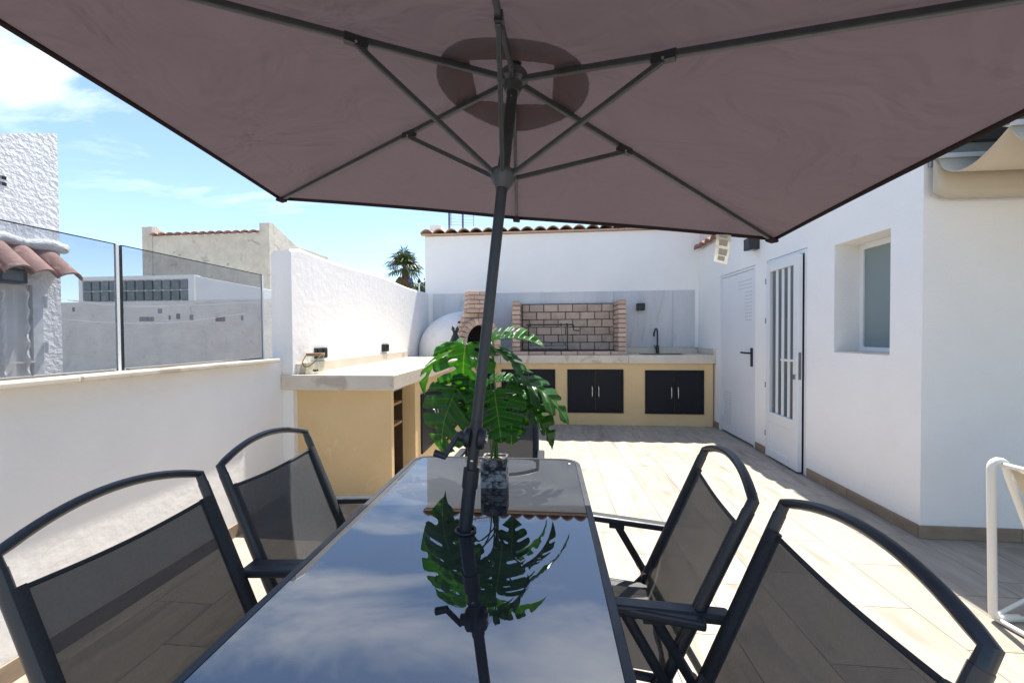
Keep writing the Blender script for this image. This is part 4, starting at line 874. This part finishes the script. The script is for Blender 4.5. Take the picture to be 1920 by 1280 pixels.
for k in range(40):
    x_ = xa+0.002+(xb-xa)*k/39; zb = ZA-0.235 + (0.035 if k == 0 else 0) - 0.012*math.sin(min(1, k/6)*math.pi/2); yv = bars[0]+0.018
    row = [bm.verts.new((x_, yv+0.006*math.sin(k*0.9)*q_, ZA+0.005+(zb-ZA-0.005)*q_)) for q_ in (0, 0.25, 0.5, 0.75, 1)]
    if prev:
        for j in range(4): bm.faces.new((prev[j], prev[j+1], row[j+1], row[j]))
    prev = row
o = part('valance', bm, M['canvas'], aw, smooth=True); md = o.modifiers.new('thick', 'SOLIDIFY'); md.thickness = 0.004

# ------------------------------------------------------------------ white lounge chair at the right edge
lg = thing('lounge_chair', 'cream tube lounge chair with sling seat at the right edge', 'lounge chair', (2.45, 1.95, 0))
ax_, ay_ = 2.06, 1.95; rT = 0.0115
ex, ey = Vector((0.93, -0.1, 0)).normalized(), Vector((0.6, 0.45, 0)).normalized()
def side(off):
    o_ = Vector((ax_, ay_, 0.016)) + off; P = []
    P += [o_+Vector((0.12, 0.01, 0)), o_+Vector((0.05, 0.004, 0))] + [o_+Vector((0.03-0.035*math.sin(R(a)), 0, 0.035-0.035*math.cos(R(a)))) for a in (20, 45, 70, 90)]
    P += [o_+Vector((-0.012, 0, 0.35)), o_+Vector((-0.02, 0, 0.69))] + [o_+Vector((0.012-0.032*math.cos(R(a)), 0, 0.70+0.034*math.sin(R(a)))) for a in (20, 50, 80, 110, 140, 160)]
    P += [o_+Vector((0.06, 0.005, 0.66)), o_+Vector((0.24, 0.03, 0.22)), o_+Vector((0.32, 0.035, 0.03))]
    return P
far = Vector((0.5, 0.36, 0)); 
for off in (Vector((0, 0, 0)), Vector((0.10, -0.62, 0))):
    part('side_frame', tube(new(), side(off), 0.0155, 12, up=Vector((0, 1, 0))), M['white_tube'], lg, smooth=True)
part('base_rail', tube(new(), [(2.07, 1.95, rT), (2.68, 2.0, rT)], rT), M['white_tube'], lg, smooth='auto')
part('base_rail', tube(new(), [(2.07, 1.95, rT*1.2), (2.17, 1.33, rT*1.2)], rT), M['white_tube'], lg, smooth='auto')
part('base_rail', tube(new(), [(2.17, 1.33, rT), (2.78, 1.38, rT)], rT), M['white_tube'], lg, smooth='auto')
part('base_brace', tube(new(), [(2.08, 1.955, 0.03), (2.6, 2.2, 0.035)], 0.008), M['white_tube'], lg, smooth='auto'); part('base_brace', tube(new(), [(2.6, 2.2, 0.035), (2.68, 2.0, rT)], 0.008), M['white_tube'], lg, smooth='auto')
part('top_rail', tube(new(), [(2.075, 1.945, 0.735), (2.18, 1.34, 0.735)], rT), M['white_tube'], lg, smooth='auto')
bm = new(); prev = None
for t_, hx, hz in ((0, 0.0, 0.73), (0.1, 0.03, 0.66), (0.35, 0.14, 0.42), (0.6, 0.28, 0.26), (0.85, 0.5, 0.26), (1, 0.62, 0.30)):
    row = [bm.verts.new((2.095+hx+s*0.10, 1.93-s*0.58, hz)) for s in (0, 0.5, 1)]
    if prev:
        for j in range(2): bm.faces.new((prev[j], prev[j+1], row[j+1], row[j]))
    prev = row
o = part('sling', bm, M['sling'], lg, smooth=True); md = o.modifiers.new('thick', 'SOLIDIFY'); md.thickness = 0.006
cu = thing('cushion', 'white cushion on the lounge chair at the right edge', 'cushion', (2.42, 1.75, 0.6))
bm = new(); bmesh.ops.create_cube(bm, size=1); bmesh.ops.subdivide_edges(bm, edges=bm.edges[:], cuts=5, use_grid_fill=True)
for v in bm.verts:
    x_, y_, z_ = v.co*2; k = 1-0.55*max(abs(x_), abs(z_))**3; v.co = Vector((x_*0.22*(1-0.06*(1-abs(z_))), y_*0.075*k, z_*0.22*(1-0.06*(1-abs(x_)))))
bmesh.ops.transform(bm, matrix=(Matrix.Translation((2.46, 1.66, 0.575)) @ Euler((R(-12), R(8), R(70))).to_matrix().to_4x4()), verts=bm.verts)
part('cover', bm, M['cushion'], cu, smooth=True)

# ------------------------------------------------------------------ dining table
TX0, TX1, TY0, TY1, TZ = -0.692, 0.163, 0.46, 1.979, 0.705
tb = thing('dining_table', 'long black glass dining table with charcoal metal rim', 'table', ((TX0+TX1)/2, (TY0+TY1)/2, 0))
def rrect(x0, x1, y0, y1, r, n=8):
    P = []
    for cx, cy, a0 in ((x1-r, y1-r, 0), (x0+r, y1-r, 90), (x0+r, y0+r, 180), (x1-r, y0+r, 270)):
        for k in range(n+1): a_ = R(a0+90*k/n); P.append((cx+r*math.cos(a_), cy+r*math.sin(a_)))
    return P
bm = new(); po = rrect(TX0, TX1, TY0, TY1, 0.085); pi_ = rrect(TX0+0.022, TX1-0.022, TY0+0.022, TY1-0.022, 0.066)
sec = [(po, -0.030), (po, -0.004), ([(a[0]*0.9+b_[0]*0.1, a[1]*0.9+b_[1]*0.1) for a, b_ in zip(po, pi_)], 0.0005), (pi_, 0.0015), (pi_, -0.030)]
rings = [[bm.verts.new((x_, y_, TZ+z_)) for x_, y_ in pl] for pl, z_ in sec]
for a_, b_ in zip(rings, rings[1:]+rings[:1]):
    for j in range(len(po)): bm.faces.new((a_[j], a_[(j+1) % len(po)], b_[(j+1) % len(po)], b_[j]))
part('rim', bm, M['frame'], tb, smooth='auto')
PX_, PY_ = -0.264, 1.219
bm = new(); gi = rrect(TX0+0.0235, TX1-0.0235, TY0+0.0235, TY1-0.0235, 0.065); nh = 36
hole = [(PX_+0.028*math.cos(2*math.pi*k/nh), PY_+0.028*math.sin(2*math.pi*k/nh)) for k in range(nh)]
pts = [Vector(p) for p in gi+hole]; n1_ = len(gi)
ed = [(k, (k+1) % n1_) for k in range(n1_)] + [(n1_+k, n1_+(k+1) % nh) for k in range(nh)]
vv, _, ff, _, _, _ = delaunay_2d_cdt(pts, ed, [], 0, 1e-6)
top = [bm.verts.new((p.x, p.y, TZ)) for p in vv]; bot = [bm.verts.new((p.x, p.y, TZ-0.006)) for p in vv]
for f in ff:
    c = sum((vv[k] for k in f), Vector((0, 0)))/len(f)
    if (c-Vector((PX_, PY_))).length < 0.0275: continue
    bm.faces.new([top[k] for k in f]); bm.faces.new([bot[k] for k in reversed(f)])
part('glass_top', bm, M['table_glass'], tb)
lo = new()
for xx in (TX0+0.06, TX1-0.06):
    for yy in (TY0+0.06, TY1-0.06):
        part('leg', tube(new(), [(xx, yy, 0.0), (xx, yy, TZ-0.03)], 0.019), M['frame'], tb, smooth='auto')
for xx in (TX0+0.06, TX1-0.06): part('rail', bx(xx-0.012, xx+0.012, TY0+0.08, TY1-0.08, TZ-0.052, TZ-0.031), M['frame'], tb)
for yy in (TY0+0.06, TY1-0.06): part('rail', bx(TX0+0.08, TX1-0.08, yy-0.012, yy+0.012, TZ-0.052, TZ-0.031), M['frame'], tb)
bm = new()
for k in range(32):
    pass
tube(bm, [(PX_+0.031*math.cos(2*math.pi*k/32), PY_+0.031*math.sin(2*math.pi*k/32), TZ+0.004) for k in range(32)], 0.0042, 8, closed=True)
part('umbrella_ring', bm, M['frame'], tb, smooth=True)
part('sticker', lathe(new(), [(0.006, 0), (0.006, 0.0008)], (0.11, 1.90, TZ+0.0004), 12), mat('white_dot', (0.7,0.7,0.66)), tb)

# ------------------------------------------------------------------ folding chairs
def make_chair():
    t_ = thing('folding_chair', 'chair', 'chair', (0, 0, 0), 'black folding mesh chairs round the table')
    hw = 0.216
    up_y = lambda z: -0.08 - (z-0.45)*0.42
    for s in (-1, 1):
        x_ = s*hw
        part('upright', tube(new(), [(x_, up_y(0.905), 0.905), (x_, up_y(0.45), 0.45), (x_, 0.31, 0.0)], 0.0115, 10, ry=0.015), M['frame'], t_, smooth='auto')
        part('mesh_sleeve', tube(new(), [(x_-s*0.008, up_y(0.865), 0.865), (x_-s*0.008, up_y(0.50), 0.50)], 0.0185, 12, ry=0.016), M['sleeve'], t_, smooth='auto')
        part('rear_leg', tube(new(), [(x_+s*0.024, 0.03, 0.635), (x_+s*0.024, -0.08, 0.45), (x_+s*0.024, -0.335, 0.0)], 0.010, 9, ry=0.014), M['frame'], t_, smooth='auto')
        arm = part('armrest', bar(new(), (x_+s*0.024, up_y(0.63)-0.012, 0.628), (x_+s*0.024, 0.30, 0.652), 0.042, 0.024), M['frame'], t_, bevel=0.007)
        part('arm_bracket', bx(min(x_, x_+s*0.03), max(x_, x_+s*0.03), -0.005, 0.05, 0.615, 0.632), M['black'], t_)
        part('hinge', tube(new(), [(x_-s*0.014, -0.08, 0.45), (x_+s*0.042, -0.08, 0.45)], 0.017, 10), M['black'], t_, smooth='auto')
        part('seat_tube', tube(new(), [(x_-s*0.022, -0.10, 0.425), (x_-s*0.022, 0.30, 0.435), (x_-s*0.03, 0.335, 0.43)], 0.011, 9), M['frame'], t_, smooth='auto')
        part('seat_strut', tube(new(), [(x_-s*0.01, 0.12, 0.235), (x_-s*0.022, 0.20, 0.43)], 0.007, 8), M['frame'], t_, smooth='auto')
    ztop = 0.93; yt = up_y(ztop)
    P = [(-hw, up_y(0.89), 0.89), (-hw, yt, ztop)] + [(x_, yt-0.018*(1-(x_/hw)**2), ztop+0.046*(1-(x_/hw)**2)) for x_ in [hw*(k/9-1) for k in range(1, 18)]] + [(hw, yt, ztop), (hw, up_y(0.89), 0.89)]
    part('top_handle', tube(new(), P, 0.0115, 10, ry=0.0135, up=Vector((0, 1, 0.3))), M['frame'], t_, smooth='auto')
    part('front_tube', tube(new(), [(-hw+0.03, 0.335, 0.43), (hw-0.03, 0.335, 0.43)], 0.013, 10), M['frame'], t_, smooth='auto')
    part('rear_stretcher', tube(new(), [(-hw-0.02, -0.30, 0.062), (hw+0.02, -0.30, 0.062)], 0.009, 8), M['frame'], t_, smooth='auto')
    def sheet(f, nu, nv):
        bm = new(); g_ = [[bm.verts.new(f(u/nu, v/nv)) for u in range(nu+1)] for v in range(nv+1)]
        for v in range(nv):
            for u in range(nu): bm.faces.new((g_[v][u], g_[v][u+1], g_[v+1][u+1], g_[v+1][u]))
        return bm
    def back(u, v):
        z = 0.425+0.435*v; x_ = -hw+0.01+(2*hw-0.02)*u; bow = 0.022*math.sin(math.pi*u)*math.sin(math.pi*min(1, v*0.85+0.12))
        wr = 0.004*math.sin(u*19+v*6)*(1-v)**3
        return (x_*(1-0.02*math.sin(math.pi*v)), up_y(z)-bow+wr, z-0.012*math.sin(math.pi*u)*(1 if v > 0.99 else 0))
    part('back_mesh', sheet(back, 20, 20), M['mesh'], t_, smooth=True)
    part('top_hem', tube(new(), [back(u/20, 1.0) for u in range(21)], 0.0055, 8), M['sleeve'], t_, smooth=True)
    def seat(u, v): return (-hw+0.03+(2*hw-0.06)*u, -0.09+0.42*v, 0.437-0.03*math.sin(math.pi*u)*math.sin(math.pi*v)**0.7)
    part('seat_mesh', sheet(seat, 14, 14), M['mesh'], t_, smooth=True)
    return t_
chair = make_chair()
spots = [((0.253, 1.235), 82.5, 'black folding mesh chair on the right of the table, farther from the viewer'),
         ((0.29, 0.76), 90, 'black folding mesh chair on the right of the table, nearest the viewer'),
         ((-0.755, 1.345), -90, 'black folding mesh chair on the left, in front of the ochre counter end'),
         ((-0.755, 0.84), -90, 'black folding mesh chair on the left, nearest the viewer'),
         ((-0.275, 2.17), 180, 'black folding mesh chair at the far end of the table behind the plant')]
roots = [chair] + [copy_tree(chair) for _ in spots[1:]]
for o, ((x_, y_), a_, lab) in zip(roots, spots):
    o.location = (x_, y_, 0.0); o.rotation_euler = (0, 0, R(a_)); o['label'] = lab

# ------------------------------------------------------------------ parasol
UC = Vector((-0.1056, 1.3133, 2.2107)); UM = Matrix.Rotation(0.1064, 3, 'Y') @ Matrix.Rotation(-0.0621, 3, 'X') @ Matrix.Rotation(0.0216, 3, 'Z')
UA, UB, UD, US, UR = 1.2835, 0.688, 0.2252, 0.3361, 0.3387
def U(x, y, z): return UC + UM @ Vector((x, y, z))
zax = UM @ Vector((0, 0, 1)); foot = UC - zax*(UC.z/zax.z)
pa = thing('parasol', 'large taupe rectangular parasol on a leaning black crank pole through the table', 'parasol', (foot.x, foot.y, 0))
zt_ = lambda z: -(UC.z - z)/zax.z           # local z of a world height on the axis
cyl = lambda r, z0, z1, n=20: tube(new(), [U(0, 0, z0), U(0, 0, z1)], r, n)
part('upper_pole', cyl(0.0185, zt_(0.84), 0.0), M['frame'], pa, smooth='auto')
part('lower_pole', cyl(0.0225, zt_(0.03), zt_(0.865)), M['frame'], pa, smooth='auto')
part('pole_collar', cyl(0.0265, zt_(0.845), zt_(0.905)), M['black'], pa, smooth='auto')
part('pin', obox(new(), U(0, -0.0185, zt_(0.935)), (0.008, 0.003, 0.004), UM), M['chrome'], pa)
part('base', lathe(new(), [(0.24, 0.0), (0.24, 0.03), (0.20, 0.05), (0.05, 0.065), (0.035, 0.30), (0.026, 0.30)], (foot.x, foot.y, 0.0), 36), M['black'], pa, smooth='auto')
HZ = zt_(1.005)
hs_ = new()
for s in (-1, 1): tube(hs_, [U(s*0.014, 0, HZ), U(s*0.030, 0, HZ), U(s*0.036, 0, HZ)], [0.036, 0.034, 0.027], 20)
tube(hs_, [U(0, 0, HZ-0.055), U(0, 0, HZ+0.055)], 0.0215, 20)
hz_o = part('crank_housing', hs_, M['black'], pa, smooth='auto')
part('bolt', tube(new(), [U(0.036, 0, HZ), U(0.041, 0, HZ)], 0.014, 14), M['chrome'], hz_o, smooth='auto')
ck = new(); tube(ck, [U(-0.036, 0, HZ), U(-0.052, 0, HZ)], 0.017, 14); tube(ck, [U(-0.052, -0.005, HZ+0.012), U(-0.086, -0.03, HZ-0.062)], 0.0085, 10)
part('crank_arm', ck, M['black'], hz_o, smooth='auto'); part('crank_grip', tube(new(), [U(-0.082, -0.03, HZ-0.064), U(-0.122, -0.028, HZ-0.057)], [0.0105, 0.0115], 12), M['black'], hz_o, smooth='auto')
lathe_u = lambda prof, z: lathe(new(), prof, U(0, 0, z), 24, UM)
part('top_hub', lathe_u([(0.026, -0.05), (0.032, -0.02), (0.047, -0.012), (0.05, 0.006), (0.044, 0.016), (0.02, 0.024)], 0.0), M['rib'], pa, smooth='auto')
part('runner', lathe_u([(0.023, -0.045), (0.032, -0.03), (0.045, 0.0), (0.043, 0.014), (0.024, 0.02)], -UR), M['rib'], pa, smooth='auto')
part('pole_screw', obox(new(), U(0, -0.0185, -0.075), (0.006, 0.004, 0.006), UM), M['chrome'], pa)
tips = [(-UA, UB), (0, UB), (UA, UB), (UA, -UB), (0, -UB), (-UA, -UB)]
part('lift_cord', tube(new(), [U(-0.012, 0.024, -0.02), U(-0.028, 0.035, -UR)], 0.0022, 6), M['black'], pa)
for k, (x_, y_) in enumerate(tips):
    d = Vector((x_, y_)).normalized(); L = math.hypot(x_, y_); fr0 = 0.045/L
    r_ = new(); bar(r_, U(d.x*0.035, d.y*0.035, -0.012), U(x_*0.985, y_*0.985, -UD*0.985-0.012), 0.0135, 0.019, zax)
    rb = part('rib', r_, M['rib'], pa, bevel=0.003)
    s_ = US if x_ else 0.55
    att = U(x_*s_, y_*s_, -UD*s_-0.022)
    part('rib_joint', bar(new(), U(x_*(s_-0.022), y_*(s_-0.022), -UD*s_-0.012), U(x_*(s_+0.022), y_*(s_+0.022), -UD*s_-0.016), 0.019, 0.025, zax), M['black'], rb)
    part('joint_pin', tube(new(), [att + UM @ Vector((-d.y*0.011, d.x*0.011, 0)), att + UM @ Vector((d.y*0.011, -d.x*0.011, 0))], 0.004, 8), M['chrome'], rb)
    part('strut', bar(new(), U(d.x*0.036, d.y*0.036, -UR), att, 0.0125, 0.0165, zax), M['rib'], pa, bevel=0.003)
    pk = U(x_*0.985, y_*0.985, -UD*0.985-0.018)
    part('rib_pocket', obox(new(), pk, (0.034, 0.05, 0.012), UM @ Matrix.Rotation(math.atan2(-x_, y_), 3, 'Z')), M['hem'], pa)
inn = [(-0.135, 0.095), (0, 0.105), (0.135, 0.095), (0.135, -0.095), (0, -0.105), (-0.135, -0.095)]
def canopy_z(f): return -UD*f
for k in range(6):
    a_, b_ = tips[k], tips[(k+1) % 6]; ia, ib = inn[k], inn[(k+1) % 6]; bm = new(); prev = None; nt_, nw = 14, 18
    for i_ in range(nt_+1):
        t_ = i_/nt_; row = []
        for j in range(nw+1):
            w_ = j/nw; xa_ = ia[0]+(a_[0]-ia[0])*t_; ya_ = ia[1]+(a_[1]-ia[1])*t_; xb_ = ib[0]+(b_[0]-ib[0])*t_; yb_ = ib[1]+(b_[1]-ib[1])*t_
            x_ = xa_+(xb_-xa_)*w_; y_ = ya_+(yb_-ya_)*w_
            fi = 0.11+(1-0.11)*t_
            sag = 0.016*math.sin(math.pi*w_)*math.sin(math.pi*min(1, t_*0.75+0.1)) + 0.0025*math.sin(w_*23+t_*7+k)*math.sin(math.pi*w_)*(1-t_)
            pull = 0.012*math.sin(math.pi*w_)*t_**3
            cxm, cym = (a_[0]+b_[0])/2, (a_[1]+b_[1])/2; ln = math.hypot(cxm, cym)
            row.append(bm.verts.new(U(x_-cxm/ln*pull, y_-cym/ln*pull, canopy_z(fi)+0.004+sag*0.4)))
        if prev:
            for j in range(nw): bm.faces.new((prev[j], prev[j+1], row[j+1], row[j]))
        prev = row
    rim_pts = [v.co.copy() for v in prev]
    o = part('canopy_panel', bm, M['canopy'], pa, smooth=True)
    part('hem', tube(new(), [p - zax*0.006 for p in rim_pts], 0.0045, 6, ry=0.010, up=zax), M['hem'], pa, smooth=True)
bm = new(); prev = None                       # vent cap above the opening
for i_ in range(6):
    t_ = 0.03 + 0.97*i_/5; row = [bm.verts.new(U(0.255*t_*math.cos(R(a_)), 0.225*t_*math.sin(R(a_)), 0.055-0.068*t_+0.008*math.cos(R(a_*6))*t_)) for a_ in range(0, 360, 8)]
    if prev:
        for j in range(len(row)): bm.faces.new((prev[j], prev[(j+1) % len(row)], row[(j+1) % len(row)], row[j]))
    else: bm.faces.new(row)
    prev = row
part('vent_cap', bm, M['vent'], pa, smooth=True)
part('finial', lathe_u([(0.012, 0.0), (0.018, 0.05), (0.022, 0.065), (0.015, 0.085), (0.004, 0.095)], 0.0), M['black'], pa, smooth='auto')
# sewn-in care label
la, lb, lc, ld = at(1343, 437, 2.0), at(1371, 441, 2.0), at(1363, 496, 1.985), at(1338, 490, 1.985)
bm = new(); g_ = []
for i_ in range(7):
    t_ = i_/6; l_, r_ = la.lerp(ld, t_), lb.lerp(lc, t_); cv = Vector((0, -0.006*math.sin(t_*math.pi), 0))
    g_.append([bm.verts.new(l_.lerp(r_, j/3)+cv) for j in range(4)])
for i_ in range(6):
    for j in range(3): bm.faces.new((g_[i_][j], g_[i_][j+1], g_[i_+1][j+1], g_[i_+1][j]))
lab = part('care_label', bm, M['paper'], pa, smooth=True)
def lab_pt(u, v):
    return la.lerp(lb, u).lerp(ld.lerp(lc, u), v) + Vector((0, -0.006*math.sin(v*math.pi)-0.0012, 0))
for v0, v1, u0, u1 in ((0.05, 0.14, 0.2, 0.75), (0.20, 0.42, 0.22, 0.8), (0.52, 0.74, 0.24, 0.85), (0.77, 0.92, 0.24, 0.75)):
    bm = new(); prev = None
    for k in range(4):
        v_ = v0+(v1-v0)*k/3; row = [bm.verts.new(lab_pt(u0, v_)), bm.verts.new(lab_pt(u1, v_))]
        if prev: bm.faces.new((prev[0], prev[1], row[1], row[0]))
        prev = row
    part('print_block', bm, M['ink'], lab)

# ------------------------------------------------------------------ potted monstera
PCX, PCY, PW, PH = -0.222, 1.625, 0.108, 0.112
pl = thing('potted_plant', 'artificial monstera with split leaves in a black stone-look pot on the table', 'potted plant', (PCX, PCY, TZ+0.0008))
Z0 = TZ+0.0008
part('pot_core', bx(PCX-PW/2+0.005, PCX+PW/2-0.005, PCY-PW/2+0.005, PCY+PW/2-0.005, Z0, Z0+PH-0.008), M['pot_dark'], pl)
rg = random.Random(4)
def stone(x0, x1, y0, y1, z0, z1):
    c = Vector(((x0+x1)/2, (y0+y1)/2, (z0+z1)/2)); b = bx(x0, x1, y0, y1, z0, z1)
    bmesh.ops.subdivide_edges(b, edges=b.edges[:], cuts=3, use_grid_fill=True)
    for v in b.verts: v.co = v.co + Vector((rg.uniform(-1, 1), rg.uniform(-1, 1), rg.uniform(-1, 1)))*0.0012
    part('stone_block', b, M['pot'], pl, origin=c, smooth=False)
rows = [(0.0, 0.026, [0.45]), (0.029, 0.056, [0.52]), (0.059, 0.071, [0.75]), (0.074, 0.112, [0.86])]
hp = PW/2
for za, zb, cuts in rows:
    cs = [0]+cuts+[1]
    for a_, b_ in zip(cs, cs[1:]):
        u0, u1 = -hp+PW*a_+0.0012, -hp+PW*b_-0.0012
        stone(PCX+u0, PCX+u1, PCY-hp, PCY-hp+0.009, Z0+za, Z0+zb); stone(PCX-u1, PCX-u0, PCY+hp-0.009, PCY+hp, Z0+za, Z0+zb)
        v0, v1 = max(u0, -hp+0.0105), min(u1, hp-0.0105)
        stone(PCX+hp-0.009, PCX+hp, PCY+v0, PCY+v1, Z0+za, Z0+zb); stone(PCX-hp, PCX-hp+0.009, PCY-v1, PCY-v0, Z0+za, Z0+zb)
bm = new(); bmesh.ops.create_grid(bm, x_segments=14, y_segments=14, size=hp-0.009)
for v in bm.verts: v.co = Vector((v.co.x+PCX, v.co.y+PCY, Z0+PH-0.012+0.012*math.exp(-(v.co.x**2+v.co.y**2)/0.0012)+rg.uniform(-0.002, 0.002)))
part('moss', bm, M['soil'], pl)
def monstera(seed, fold, bend, slits=4):
    rg = random.Random(seed)
    def margin(s):      # s 0..1 base to tip, right half
        key = [(0.0, 0.0), (0.08, -0.13), (0.25, -0.19), (0.43, -0.10), (0.53, 0.10), (0.53, 0.34), (0.45, 0.57), (0.31, 0.78), (0.12, 0.95), (0.0, 1.03)]
        f = s*(len(key)-1); i_ = min(int(f), len(key)-2); t_ = f-i_
        P = [Vector(key[max(0, i_-1)]), Vector(key[i_]), Vector(key[i_+1]), Vector(key[min(len(key)-1, i_+2)])]
        a, b, c, d = P; return 0.5*((2*b)+(c-a)*t_+(2*a-5*b+4*c-d)*t_*t_+(3*b-a-3*c+d)*t_**3)
    halves = []; holes = []
    for sgn in (1, -1):
        pts_ = []; ns = 72; cutsS = [0.36+0.135*k+rg.uniform(-0.015, 0.015) for k in range(slits)]
        wid = [rg.uniform(0.026, 0.042) for _ in cutsS]; done = set()
        for i_ in range(ns+1):
            s = i_/ns
            hit = [q_ for q_, c in enumerate(cutsS) if abs(s-c) < wid[q_]]
            if hit:
                q_ = hit[0]
                if q_ in done: continue
                done.add(q_); c = cutsS[q_]; m0, m1 = margin(c-wid[q_]), margin(c+wid[q_]); mm = margin(c); dep = rg.uniform(0.6, 0.8)
                inner = Vector((mm.x*(1-dep), mm.y - 0.42*mm.x*dep)); e = (mm-inner).normalized(); nn_ = Vector((-e.y, e.x)); hw_ = (m1-m0).length/2
                for t_, sg, ff_ in ((0.98, -1, 0.86), (0.9, -1, 0.62), (0.6, -1, 0.5), (0.25, -1, 0.55), (0.07, -1, 0.42), (0.0, 0, 0), (0.07, 1, 0.42), (0.25, 1, 0.55), (0.6, 1, 0.5), (0.9, 1, 0.62), (0.98, 1, 0.86)):
                    pts_.append(inner + (mm-inner)*t_ + nn_*sg*hw_*ff_)
            else: pts_.append(margin(s))
        halves.append([(p.x*sgn, p.y) for p in pts_])
        for c in [cutsS[0]-0.075]+cutsS[:2]:
            if rg.random() < 0.6:
                mm = margin(c+0.07); f = 0.33; cx, cy = mm.x*f, mm.y-0.42*mm.x*(1-f); e = Vector((mm.x, 0.42*mm.x)).normalized(); nn_ = Vector((-e.y, e.x)); l, wv = rg.uniform(0.05, 0.085), rg.uniform(0.018, 0.03)
                holes.append([((cx+e.x*l*math.cos(a)+nn_.x*wv*math.sin(a))*sgn, cy+e.y*l*math.cos(a)+nn_.y*wv*math.sin(a)) for a in [2*math.pi*q_/12 for q_ in range(12)]])
    outl = halves[0][:-1] + halves[1][::-1][:-1]
    def inside(p, poly):
        r_ = False; j = len(poly)-1
        for i_ in range(len(poly)):
            xi, yi = poly[i_]; xj, yj = poly[j]
            if (yi > p[1]) != (yj > p[1]) and p[0] < (xj-xi)*(p[1]-yi)/(yj-yi)+xi: r_ = not r_
            j = i_
        return r_
    P = [Vector(p) for p in outl]; E = [(i_, (i_+1) % len(outl)) for i_ in range(len(outl))]
    for h_ in holes:
        b0 = len(P); P += [Vector(p) for p in h_]; E += [(b0+i_, b0+(i_+1) % len(h_)) for i_ in range(len(h_))]
    for gy_ in range(-2, 13):
        for gx_ in range(-6, 7):
            p = (gx_*0.08, gy_*0.08+0.013)
            if inside(p, outl) and not any(inside(p, h_) for h_ in holes): P.append(Vector(p))
    vv, _, ff, _, _, _ = delaunay_2d_cdt(P, E, [], 0, 1e-5)
    bm = new()
    def shape(p):
        x_, y_ = p.x, p.y; ax = abs(x_)
        rip = 0.009*math.cos(2*math.pi*(y_-0.42*ax)/0.18)*min(1, ax*5)
        th = bend*max(0, y_+0.1)
        yy_ = math.sin(th)/bend if bend else y_; zz_ = -(1-math.cos(th))/bend if bend else 0
        return Vector((x_*math.cos(fold), yy_, zz_ + ax*math.sin(fold) - 0.38*ax*ax + rip))
    vs_ = [bm.verts.new(shape(p)) for p in vv]
    for f in ff:
        c = sum((vv[k] for k in f), Vector((0, 0)))/len(f)
        if inside(c, outl) and not any(inside(c, h_) for h_ in holes):
            try: bm.faces.new([vs_[k] for k in f])
            except ValueError: pass
    bmesh.ops.delete(bm, geom=[v for v in bm.verts if not v.link_faces], context='VERTS')
    for f in bm.faces:
        if f.normal.z < 0: f.normal_flip()
    me = bpy.data.meshes.new('leaf'); bm.to_mesh(me); bm.free(); me.materials.append(M['leaf'])
    for p in me.polygons: p.use_smooth = True
    return me
LM = [monstera(1, 0.25, 0.7), monstera(2, 0.35, 1.0), monstera(3, 0.15, 0.8), monstera(7, 0.45, 0.9)]
crown0 = Vector((PCX, PCY, Z0+PH-0.01))
# (base px, depth), (tip px, depth), normal hint, mesh, width factor
leaves = [
    ((874, 642), 1.70, (856, 732), 1.62, (-0.25, -0.75, 0.6), 0, 1.05),
    ((866, 650), 1.80, (774, 677), 1.86, (-0.15, -0.25, 0.9), 1, 0.6),
    ((858, 728), 1.66, (803, 824), 1.60, (-0.35, -0.8, 0.45), 2, 0.95),
    ((890, 772), 1.70, (818, 806), 1.72, (-0.2, -0.1, 1.0), 3, 0.55),
    ((920, 642), 1.78, (993, 610), 1.74, (0.2, -0.3, 0.9), 3, 0.8),
    ((924, 656), 1.66, (1002, 686), 1.60, (0.25, -0.05, 1.0), 1, 0.6),
    ((926, 728), 1.54, (938, 806), 1.46, (0.1, -0.85, 0.5), 0, 1.0),
    ((956, 764), 1.64, (962, 824), 1.60, (0.2, -0.9, 0.3), 2, 0.85),
    ((962, 704), 1.66, (1070, 742), 1.64, (0.1, -0.35, 0.85), 2, 0.62),
    ((966, 738), 1.76, (1034, 760), 1.74, (0.2, -0.05, 1.0), 1, 0.6),
    ((978, 758), 1.62, (1048, 802), 1.58, (0.3, -0.35, 0.85), 3, 0.72),
    ((918, 718), 1.76, (966, 698), 1.74, (0.0, -0.3, 1.0), 3, 0.7),
    ((886, 706), 1.66, (868, 772), 1.66, (-0.1, -0.9, 0.4), 0, 0.85),
    ((880, 744), 1.72, (828, 764), 1.76, (-0.2, 0.1, 1.0), 1, 0.7),
]
for k, (bp, by, tp, ty, nh_, mi, wf) in enumerate(leaves):
    B0, T0 = at(*bp, by), at(*tp, ty); d = (T0-B0); L = d.length*1.16; wf *= 1.15; yv = d.normalized(); zv = Vector(nh_); zv = (zv - yv*zv.dot(yv)).normalized(); xv = yv.cross(zv)
    Ml = Matrix((xv*L*wf, yv*L, zv*L)).transposed().to_4x4(); Ml.translation = B0 - wloc(pl)
    o = bpy.data.objects.new('leaf', LM[mi]); col.objects.link(o); o.parent = pl; o.matrix_local = Ml
    md = o.modifiers.new('thick', 'SOLIDIFY'); md.thickness = 0.004; md.offset = 0
    st = crown0 + Vector((rg.uniform(-0.014, 0.014), rg.uniform(-0.014, 0.014), 0)); m1 = st + Vector(((B0.x-st.x)*0.12, (B0.y-st.y)*0.12, (B0.z-st.z)*0.45)); m2 = st.lerp(B0, 0.72) + Vector((0, 0, (B0.z-st.z)*0.14+0.012))
    part('stem', tube(new(), smooth_path([st, m1, m2, B0 + yv*0.004], 5), 0.0034, 7), M['stem'], pl, smooth=True)
